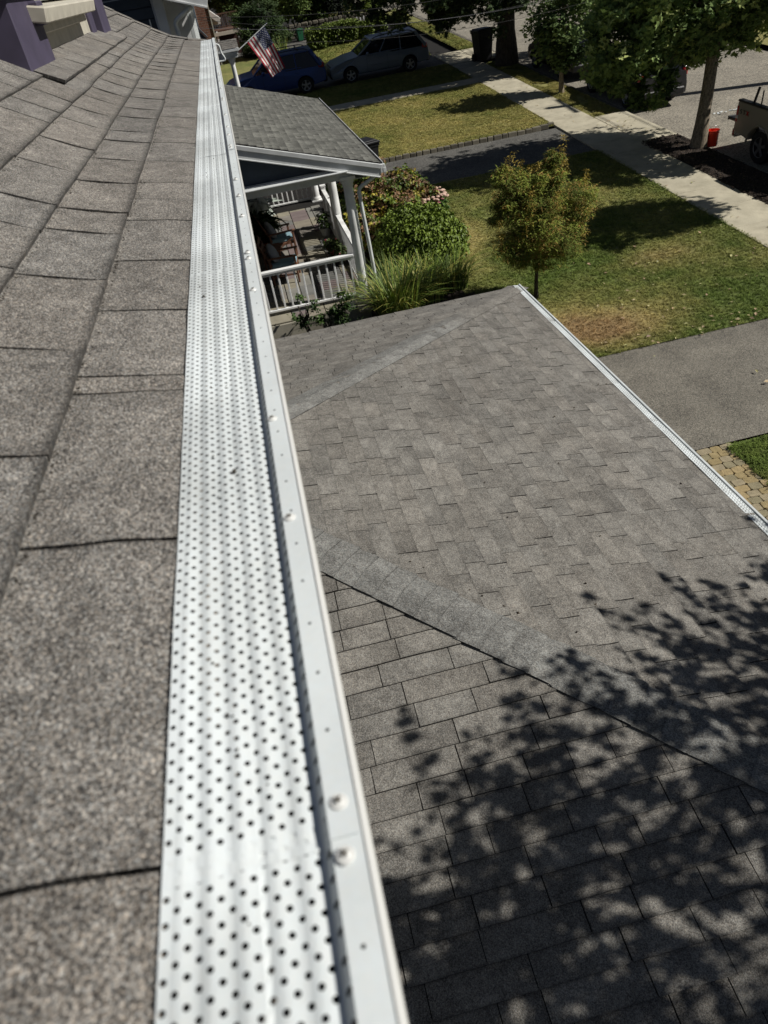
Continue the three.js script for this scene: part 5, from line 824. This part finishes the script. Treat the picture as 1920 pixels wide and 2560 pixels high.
function carBody(c, s) {                              // s: outline of the lower body, cabin corners, wheels
  const sh = new THREE.Shape(); s.out.forEach(([x, y], i) => i ? sh.lineTo(x, y) : sh.moveTo(x, y));
  for (const wx of [...s.wheels].sort((a, b) => b - a)) { /* outline ends at the front sill; arches are cut on the way back */ sh.lineTo(wx + s.ar, s.sill); sh.absarc(wx, s.rad, s.ar, Math.asin((s.sill - s.rad) / s.ar), Math.PI - Math.asin((s.sill - s.rad) / s.ar), false); }
  sh.closePath();
  const bv = 0.05, g = new THREE.ExtrudeGeometry(sh, { depth: s.W - 2 * bv, bevelEnabled: true, bevelSize: bv * 0.6, bevelThickness: bv, bevelSegments: 3, curveSegments: 14 }); g.translate(0, 0, -s.W / 2 + bv);
  const p = g.attributes.position; for (let i = 0; i < p.count; i++) { const y = p.getY(i), z = p.getZ(i), x = p.getX(i); const k = 1 - 0.06 * sm(s.belt - 0.25, s.belt + 0.1, y) - 0.09 * sm(s.L / 2 - 0.55, s.L / 2, Math.abs(x)); p.setZ(i, z * k); } g.computeVertexNormals();
  obj('body', g, s.paint, c);
  obj('inner_well', cbox(s.L * 0.9, 0.3, s.W - 0.25, 0, s.rad + 0.18, 0), M.gutterDark, c);
  const [b0, b1, t0, t1] = s.cab, wb = s.W / 2 - 0.07, wt = s.W / 2 - 0.23, hb = s.belt - 0.03, ht = s.H - 0.06;
  const B = [[b0, hb, -wb], [b0, hb, wb], [b1, hb, wb], [b1, hb, -wb]], T = [[t0, ht, -wt], [t0, ht, wt], [t1, ht + (s.rf || 0), wt], [t1, ht + (s.rf || 0), -wt]], P = [];
  for (let i = 0; i < 4; i++) { const j = (i + 1) % 4; P.push(...B[i], ...B[j], ...T[j], ...B[i], ...T[j], ...T[i]); }
  obj('windows', raw(P), M.glass, c);
  const rg = cbox(t1 - t0 + 0.12, 0.07, 2 * wt + 0.08, (t0 + t1) / 2, ht + 0.025 + (s.rf || 0) / 2, 0, 0.03, 0, 0, (s.rf || 0) / (t1 - t0)); obj('roof', rg, s.paint, c);
  const pil = (a, b, r = 0.032) => tube([a, b], r, 6, 2), l = (a, b, t) => a.map((v, i) => mix(v, b[i], t)), pp = [];
  for (const s2 of [0, 1]) { const bi = s2 ? [1, 2] : [0, 3]; pp.push(pil(B[bi[1]], T[bi[1]], 0.04), pil(B[bi[0]], T[bi[0]], s.cpil || 0.07)); for (const t of s.pill || [0.5]) pp.push(pil(l(B[bi[0]], B[bi[1]], t), l(T[bi[0]], T[bi[1]], t), 0.03)); }
  obj('pillars', pp, s.paint, c);
  for (const side of [-1, 1]) {
    for (const wx of s.wheels) wheel(c, wx, side * (s.W / 2 - 0.13), s.rad, side, s.spokes || 5);
    obj('mirror', [place(new THREE.SphereGeometry(0.11, 10, 8).scale(0.7, 0.75, 1), b1 - 0.5, s.belt + 0.07, side * (s.W / 2 + 0.06)), cbox(0.06, 0.05, 0.14, b1 - 0.5, s.belt + 0.02, side * (s.W / 2 - 0.02))], s.paint, c);
    for (const hx of s.handles || []) obj('door_handle', cbox(0.2, 0.035, 0.04, hx, s.belt - 0.13, side * (s.W / 2 - 0.005), 0.012), s.paint, c);
    obj('headlight', place(new THREE.SphereGeometry(0.16, 12, 8).scale(1.25, 0.55, 0.7), s.L / 2 - 0.3, s.hl || 0.72, side * (s.W / 2 - 0.2)), M.lampClear, c);
    obj('taillight', cbox(0.26, 0.2, 0.16, -s.L / 2 + 0.16, s.tl || 0.95, side * (s.W / 2 - 0.14), 0.05), M.lampRed, c);
    obj('side_trim', [cbox(s.wheels[0] - s.wheels[1] - 2 * s.ar, 0.12, 0.03, (s.wheels[0] + s.wheels[1]) / 2, s.sill + 0.05, side * (s.W / 2 - 0.015), 0.01), cbox(s.wheels[0] - s.wheels[1] - 2 * s.ar, 0.03, 0.02, (s.wheels[0] + s.wheels[1]) / 2, s.sill + 0.26, side * (s.W / 2), 0.008)], s.dark ? M.blackPlastic : s.paint, c);
    obj('door_seam', [cbox(0.008, s.belt - s.sill - 0.08, 0.006, s.seam[0], (s.belt + s.sill) / 2, side * (s.W / 2 + 0.001)), cbox(0.008, s.belt - s.sill - 0.08, 0.006, s.seam[1], (s.belt + s.sill) / 2, side * (s.W / 2 + 0.001))], M.blackPlastic, c);
    if (s.rails) { obj('roof_rail', tube([[t0 + 0.1, ht + 0.04, side * (wt - 0.02)], [t0 + 0.25, ht + 0.11, side * (wt - 0.02)], [t1 - 0.25, ht + 0.1, side * (wt - 0.02)], [t1 - 0.05, ht + 0.04, side * (wt - 0.02)]], 0.02, 6, 16), M.blackPlastic, c); }
  }
  if (s.rails) for (const x of [t0 + 0.55, t1 - 0.6]) obj('cross_bar', cbox(0.06, 0.03, 2 * wt, x, ht + 0.11, 0, 0.01), M.blackPlastic, c);
  obj('bumper', [cbox(0.2, 0.24, s.W - 0.3, s.L / 2 - 0.04, 0.4, 0, 0.06), cbox(0.2, 0.26, s.W - 0.3, -s.L / 2 + 0.04, 0.45, 0, 0.06)], M.blackPlastic, c);
  obj('grille', cbox(0.05, 0.13, s.W - 0.85, s.L / 2 - 0.03, 0.68, 0, 0.02), M.blackPlastic, c);
}
function wagonSpec(p, o = {}) { const L = 4.62, h = L / 2; return { L, W: 1.8, H: 1.56, sill: 0.34, belt: 0.98, rad: 0.33, ar: 0.4, wheels: [1.42, -1.4], cab: [-h + 0.12, 1.06, -h + 0.52, 0.28], paint: p, handles: [0.0, -0.95], seam: [0.62, -0.35], rails: true, pill: [0.36, 0.68], rf: -0.02, out: [[-h + 0.02, 0.4], [-h, 0.62], [-h + 0.03, 0.98], [-0.4, 1.0], [1.0, 0.98], [1.55, 0.92], [h - 0.2, 0.78], [h, 0.66], [h + 0.01, 0.42], [h - 0.08, 0.3]], ...o }; }
const tiltX = (o, ry) => o.rotation.set(SLOPE, ry, 0, 'XYZ');
{ const c = thing('parked_car', 'grey blue station wagon with roof rails parked behind the blue car', 'car', [7.02, gnd(-38.75) - 0.0, -38.75], 0, null); tiltX(c, Math.PI); carBody(c, wagonSpec(paint([0.17, 0.205, 0.25]))); }
{ const c = thing('parked_car', 'dark blue compact car with black roof rails, partly behind the flag', 'car', [2.16, gnd(-38.4) + 0.0, -38.4]); tiltX(c, Math.PI); carBody(c, wagonSpec(paint([0.014, 0.05, 0.2]), { L: 4.5, H: 1.66, belt: 1.04, wheels: [1.35, -1.28], cab: [-2.1, 1.05, -1.72, 0.35], rad: 0.345, ar: 0.41, tl: 1.02, cpil: 0.1, out: [[-2.2, 0.42], [-2.25, 0.66], [-2.22, 1.06], [-0.4, 1.06], [1.0, 1.03], [1.55, 0.97], [2.05, 0.84], [2.24, 0.7], [2.25, 0.44], [2.15, 0.32]] })); }
{ const c = thing('parked_car', 'black car in deep shade under the street trees', 'car', [13.95, gnd(-32.9) - 0.1, -32.9]); c.rotation.set(SLOPE, Math.PI / 2, 0, 'XYZ'); carBody(c, wagonSpec(paint([0.008, 0.008, 0.009], 0.1), { H: 1.48, rails: false })); }
{ const c = thing('parked_car', 'dark car half hidden by maple leaves with a red tail light showing', 'car', [13.95, gnd(-27.2) - 0.1, -27.2]); c.rotation.set(SLOPE, Math.PI / 2, 0, 'XYZ'); carBody(c, wagonSpec(paint([0.012, 0.012, 0.014], 0.1), { H: 1.5, rails: false })); }
{ // pickup: rear end and bed are in the picture, the cab continues to the right
  const c = thing('pickup_truck', 'beige pickup with lowered black tailgate and STX lettering parked at the kerb', 'pickup', [14.12, gnd(-16.7) - 0.1, -16.7]); c.rotation.set(SLOPE, -Math.PI / 2, 0, 'XYZ');
  const p = paint([0.25, 0.23, 0.185], 0.25), L = 5.7, h = L / 2, W = 1.98, belt = 1.3, s = { sill: 0.52, rad: 0.4, ar: 0.5 };
  const out = [[-h, 0.62], [-h + 0.02, belt - 0.02], [-h + 0.06, belt], [-0.75, belt], [-0.7, belt], [1.0, 1.24], [1.3, 1.2], [h - 0.25, 1.12], [h, 0.95], [h, 0.5], [h - 0.1, 0.45]];
  const sh = new THREE.Shape(); out.forEach(([x, y], i) => i ? sh.lineTo(x, y) : sh.moveTo(x, y));
  for (const wx of [1.85, -1.72]) { sh.lineTo(wx + s.ar, s.sill); sh.absarc(wx, s.rad, s.ar, Math.asin((s.sill - s.rad) / s.ar), Math.PI - Math.asin((s.sill - s.rad) / s.ar), false); } sh.closePath();
  const sideG = (z0, d) => { const g = new THREE.ExtrudeGeometry(sh, { depth: d, bevelEnabled: true, bevelSize: 0.02, bevelThickness: 0.03, bevelSegments: 2, curveSegments: 16 }); g.translate(0, 0, z0); return g; };
  obj('body', [sideG(W / 2 - 0.13, 0.1), sideG(-W / 2 + 0.03, 0.1), cbox(1.9, 0.7, W - 0.1, 1.9, 0.8, 0, 0.05), cbox(2.3, 0.7, W - 0.1, 0.3, 0.85, 0, 0.03)], p, c);
  obj('bed_floor', [cbox(2.1, 0.05, W - 0.2, -1.8, 0.78, 0), cbox(0.06, 0.6, W - 0.2, -0.74, 1.05, 0)], M.blackPlastic, c);
  for (const z of [-1, 1]) obj('bed_rail', cbox(2.2, 0.05, 0.15, -1.76, belt + 0.035, z * (W / 2 - 0.07), 0.02), M.blackPlastic, c);
  obj('tailgate', [cbox(0.5, 0.07, W - 0.2, -h - 0.25, 0.8, 0, 0.015), cbox(0.04, 0.1, W - 0.2, -h - 0.48, 0.8, 0, 0.01)], M.blackPlastic, c);
  obj('bumper', [cbox(0.16, 0.22, W - 0.1, -h - 0.07, 0.52, 0, 0.05)], M.chrome, c); obj('bumper', [cbox(0.2, 0.25, W - 0.1, h + 0.05, 0.55, 0, 0.05)], M.chrome, c);
  for (const z of [-1, 1]) { const t = obj('taillight', cbox(0.1, 0.4, 0.14, -h + 0.045, 1.02, z * (W / 2 - 0.055), 0.02), M.lampRed, c); obj('reverse_lens', cbox(0.102, 0.09, 0.142, -h + 0.045, 0.95, z * (W / 2 - 0.0545), 0.01), M.lampClear, t);
    for (const wx of [1.85, -1.72]) { wheel(c, wx, z * (W / 2 - 0.16), 0.4, z, 5, true); obj('arch_lip', place(new THREE.TorusGeometry(0.52, 0.028, 6, 26, Math.PI), wx, 0.4, z * (W / 2 - 0.005)), p, c); }
    obj('mirror', place(new THREE.SphereGeometry(0.14, 10, 8).scale(0.6, 0.9, 1), 1.0, 1.4, z * (W / 2 + 0.13)), M.blackPlastic, c); obj('headlight', cbox(0.1, 0.25, 0.4, h - 0.01, 0.95, z * 0.72, 0.03), M.lampClear, c); }
  const cb = [[-0.68, 1.26], [1.25, 1.22], [0.55, 1.86], [-0.45, 1.9]]; const P = []; const wb = W / 2 - 0.04, wt = W / 2 - 0.2; const q = (a, b, d, e) => P.push(...a, ...b, ...d, ...a, ...d, ...e); const pt = (i, sd) => [cb[i][0], cb[i][1], sd * (i > 1 ? wt : wb)]; for (const sd of [-1, 1]) q(pt(0, sd), pt(1, sd), pt(2, sd), pt(3, sd)); q(pt(1, -1), pt(1, 1), pt(2, 1), pt(2, -1)); q(pt(0, -1), pt(0, 1), pt(3, 1), pt(3, -1)); obj('windows', raw(P), M.glass, c);
  obj('roof', cbox(1.12, 0.06, 2 * wt + 0.06, 0.05, 1.9, 0, 0.025), p, c);
  obj('inner_well', cbox(L * 0.92, 0.25, W - 0.32, 0, 0.6, 0), M.gutterDark, c);
  obj('rack_post', [cbox(0.06, 0.42, 0.05, -2.3, 1.52, 0.86, 0.01, 0, 0, -0.3), cbox(0.03, 0.35, 0.03, -2.05, 1.5, 0.86, 0.006)], M.blackPlastic, c);
  const font = await new FontLoader().loadAsync('fonts/droid/droid_sans_bold.typeface.json');
  const letter = (t, x, m) => { const g = new TextGeometry(t, { font, size: 0.105, depth: 0.006, curveSegments: 4 }); g.scale(1.35, 1, 1); g.translate(x, 1.06, W / 2 + 0.0305); obj('letter', g, m, c); };
  // the pavement side of the truck faces +z here: letters read from the tail towards the cab
  letter('S', -2.66, M.blackPlastic); letter('T', -2.52, M.blackPlastic); letter('X', -2.385, M.lampRed);
}

// ---------------------------------------------------------------- second house with portico and flag, brick house, wires
{
  const h = thing('portico_house', 'house beyond the white porch, with small grey roofed entrance portico on one white column', 'house'), r = rng(700);
  obj('wall', cbox(7, 5.5, 11, -4.3, 4.3, -41), M.siding, h);
  const dk = std([0.05, 0.052, 0.058], 0.8);
  obj('rake_board', [place(cbox(3.2, 0.05, 0.5, 0, 0, 0), -1.35, 6.45, -33, 0, 0, -0.9), place(cbox(3.2, 0.16, 0.05, 0, -0.12, 0), -1.35, 6.45, -32.8, 0, 0, -0.9)], dk, h);
  obj('rake_board', [place(cbox(3.2, 0.12, 0.05, 0, -0.5, 0), -1.4, 6.5, -33.1, 0, 0, -0.9), place(cbox(3, 0.3, 0.05, 0, -0.3, 0), -1.4, 6.5, -33.2, 0, 0, -0.9)], std([0.2, 0.2, 0.22], 0.7), h);
  const pr = new THREE.Group(); pr.name = 'portico'; h.add(pr);
  const S = (u, w) => V(w, 4.66 + u * 0.55, -33.7 - u * 0.83);
  for (let k = 0; k < 5; k++) { let a = -0.55; while (a < 0.7) { const b = Math.min(0.72, a + 0.16 + 0.2 * r()), kk = 0.8 + 0.5 * r(); obj('shingle', shingleGeo(S, k * 0.1, k * 0.1 + 0.11, () => a, () => b - 0.003, { nu: 1, nw: 1, uvs: 1, tone: [kk, kk, kk * 1.02], r, t0: 0.01 }), M.porchShingle, pr, { keepUV: true }); a = b; } }
  obj('entablature', [cbox(1.3, 0.09, 0.7, 0.07, 4.6, -34.05, 0.006), cbox(1.2, 0.12, 0.6, 0.06, 4.5, -34.05, 0.006), cbox(1.14, 0.1, 0.56, 0.06, 4.39, -34.05, 0.006)], M.shadowTrim, pr);
  const colPts = [[0.13, 0], [0.13, 0.08], [0.11, 0.1], [0.1, 0.2], [0.1, 1], [0.085, 2.08], [0.1, 2.1], [0.12, 2.2], [0.17, 2.34]].map(([x, y]) => new THREE.Vector2(x, y)); obj('column', place(new THREE.LatheGeometry(colPts, 20), 0.36, 2.02, -33.95), M.whiteTrim, pr);
  obj('portico_floor', cbox(1.6, 0.4, 1.2, 0, 1.95, -34.2), M.concrete, h);
  obj('downspout', tube([[-0.12, 4.9, -33.6], [-0.02, 4.85, -33.6], [0.02, 4.6, -33.6], [0.1, 4.35, -33.6], [-0.2, 4.32, -33.6]], 0.035, 8, 24), M.white, h);
}
{
  const f = thing('flag', 'striped flag with starred blue field hanging from an angled pole on the portico', 'flag', [0, 0, 0]);
  obj('flag_pole', tube([[0.5, 4.42, -34.25], [2.03, 5.2, -34.45]], 0.018, 8, 4), M.white, f); obj('pole_tip', place(new THREE.SphereGeometry(0.035, 10, 8), 2.03, 5.2, -34.45), M.chrome, f); obj('pole_bracket', [cyl(0.03, 0.03, 0.18, 0.5, 4.4, -34.25, 8, 0, 0, -1.1), cbox(0.06, 0.2, 0.05, 0.44, 4.36, -34.2)], M.white, f);
  const cv = document.createElement('canvas'); cv.width = 512; cv.height = 832; const x = cv.getContext('2d');   // across: hoist, tip of the pole at the left; down: the fly
  for (let i = 0; i < 13; i++) { x.fillStyle = i % 2 ? '#f0eee8' : '#a8142c'; x.fillRect(i * 512 / 13, 0, 512 / 13 + 1, 832); }
  x.fillStyle = '#1c2a56'; x.fillRect(0, 0, 512 * 7 / 13, 832 * 0.4); x.fillStyle = '#f4f4f0';
  const W = 512 * 7 / 13, H = 832 * 0.4; for (let a = 1; a < 10; a++) for (let b = 1; b < 12; b++) if ((a + b) % 2 === 0) { const cx = a * W / 10, cy = b * H / 12; x.beginPath(); for (let k = 0; k < 10; k++) { const rr = k % 2 ? 5 : 12.5, t = k / 10 * 6.2832; k ? x.lineTo(cx + rr * Math.cos(t), cy + rr * Math.sin(t)) : x.moveTo(cx + rr, cy); } x.fill(); }
  const ct = new THREE.CanvasTexture(cv); ct.colorSpace = THREE.SRGBColorSpace; ct.flipY = false;
  const A = V(1.94, 5.13, -34.44), B = V(1.12, 4.71, -34.33), C = V(1.76, 3.42, -34.15), D = V(2.44, 3.62, -34.62), P = [], U = [], n = 24, m = 36;
  const pt = (u, v) => { const q = A.clone().lerp(B, u).lerp(D.clone().lerp(C, u), v); const w = 0.05 * v * Math.sin(u * 13 + v * 2.5) + 0.03 * Math.sin(u * 5 + v * 5) * v; q.z += w * 1.6; q.x += w * 0.3 + 0.03 * Math.sin(v * 3.1) * u; return q; };
  for (let i = 0; i < n; i++) for (let j = 0; j < m; j++) for (const [a, b] of [[0, 0], [0, 1], [1, 1], [0, 0], [1, 1], [1, 0]]) { const u = (i + a) / n, v = (j + b) / m, q = pt(u, v); P.push(q.x, q.y, q.z); U.push(u, v); }
  const g = raw(P, U); const cm = new THREE.MeshPhysicalMaterial({ map: ct, roughness: 0.95, transmission: 0.4, thickness: 0, side: THREE.DoubleSide }); cm.userData.tile = 1; obj('flag_cloth', g, cm, f, { keepUV: true });
}
{
  const br = (() => { const f = grainField(512, 71, [[3, 0.3], [30, 0.3]]); return tex(512, (u, v, x, y) => { const row = Math.floor(v * 8), uu = u * 4 + (row % 2) * 0.5, fx = uu - Math.floor(uu), fy = v * 8 - row, j = fx < 0.06 || fy < 0.13; const k = 0.8 + 0.5 * noise(Math.floor(uu) * 3.3 + 0.5, row * 2.7 + 0.4, 1) + 0.4 * f[y * 512 + x]; return j ? [0.24, 0.19, 0.155] : [0.235 * k, 0.098 * k, 0.062 * k]; }); })();
  const bm = std(0xffffff, 0.9, { map: br, tile: 0.9 });
  const h = thing('brick_house', 'red brick house corner with wooden deck and cream band, left of the flag', 'house');
  obj('wall', cbox(0.75, 7.5, 6, -0.5, 5.6, -53, 0.01), bm, h); obj('corner_trim', [cbox(0.06, 6, 0.06, -0.1, 4.4, -49.98), cbox(0.05, 3, 0.05, -0.88, 6.5, -49.98)], M.beige, h);
  obj('cornice', [place(cbox(0.7, 0.25, 1.5, 0, 0, 0), 0.1, 5.2, -51.4, 0, 0, -0.7), cbox(0.55, 0.3, 1.2, 0.12, 4.95, -51.6)], std([0.55, 0.53, 0.5], 0.8), h);
  const d = new THREE.Group(); d.name = 'deck'; h.add(d); const dw = std([0.09, 0.045, 0.028], 0.85);
  obj('deck_floor', cbox(1.6, 0.1, 2.4, 0.68, 4.42, -52.9), dw, d); obj('deck_band', cbox(1.6, 0.18, 0.08, 0.68, 4.3, -51.65), std([0.55, 0.5, 0.42], 0.8), d);
  obj('deck_rail', [cbox(1.55, 0.06, 0.06, 0.7, 5.25, -51.7), cbox(1.55, 0.05, 0.05, 0.7, 4.62, -51.7)], dw, d); for (let i = 0; i < 14; i++) obj('deck_baluster', cbox(0.035, 0.65, 0.035, 0.0 + i * 0.11, 4.92, -51.7), dw, d);
  obj('deck_post', [cbox(0.1, 2.3, 0.1, 0.05, 3.3, -51.7), cbox(0.1, 2.3, 0.1, 1.38, 3.3, -51.7)], M.whiteTrim, d);
  obj('lower_wall', cbox(1.4, 1.5, 0.1, 0.6, 3.4, -53.6), std([0.06, 0.025, 0.02], 0.9), h); obj('deck_lamp', [cbox(0.18, 0.25, 0.05, 1.32, 3.95, -51.6), cbox(0.1, 0.2, 0.12, 1.45, 3.7, -51.6)], M.whiteTrim, h);
}
{
  const wire = (label, pts, rad = 0.006, m = M.wire) => { const t = obj('overhead_wire', tube(pts, rad, 5, 40), m); t.userData = { label, category: 'wire', castShadow: true }; };
  const s = (a, b, sag) => Array.from({ length: 9 }, (_, i) => { const t = i / 8; return [mix(a[0], b[0], t), mix(a[1], b[1], t) - sag * 4 * t * (1 - t), mix(a[2], b[2], t)]; });
  wire('lowest overhead wire crossing above the blue and grey cars', s([-0.75, 6.08, -26], [20.3, 6.6, -26.6], 1.5));
  wire('highest overhead wire running to the top edge over the hedges', s([-0.6, 6.15, -24], [20.3, 7.1, -24.6], 1.1), 0.006);
  wire('pale overhead wire passing in front of the oak leaves', s([-0.6, 6.0, -22], [20.3, 6.6, -23.6], 1.2), 0.0045, M.wireGrey);
  wire('thin overhead wire from the porch house corner across the flag', s([-0.6, 5.6, -25], [20.3, 6.2, -25.6], 1.3), 0.005);
  for (const [h, x, lab] of [[7.55, 20.4, 'lowest of three street cables whose shadows cross the asphalt'], [7.75, 20.5, 'middle of three street cables whose shadows cross the asphalt'], [8.0, 20.5, 'highest of three street cables whose shadows cross the asphalt'], [8.9, 20.6, 'upper street cable whose shadow crosses the pavement']]) wire(lab, [[x, h + 3.4, -70], [x, h + 1.2, -24], [x, h + 0.6, -10], [x, h + 0.6, 6]], 0.02);
  const p = thing('utility_pole', 'wooden utility pole across the street carrying the cables', 'pole', [20.6, gnd(-24.6), -24.6]); obj('pole_shaft', taper([V(0, -0.3, 0), V(0, 5, 0), V(0, 9.6, 0)], [0.24, 0.2, 0.16], 10, 8), M.bark, p); obj('cross_arm', cbox(0.1, 0.12, 2.2, 0, 9, 0), M.bark, p);
}
renderer.render(scene, camera);
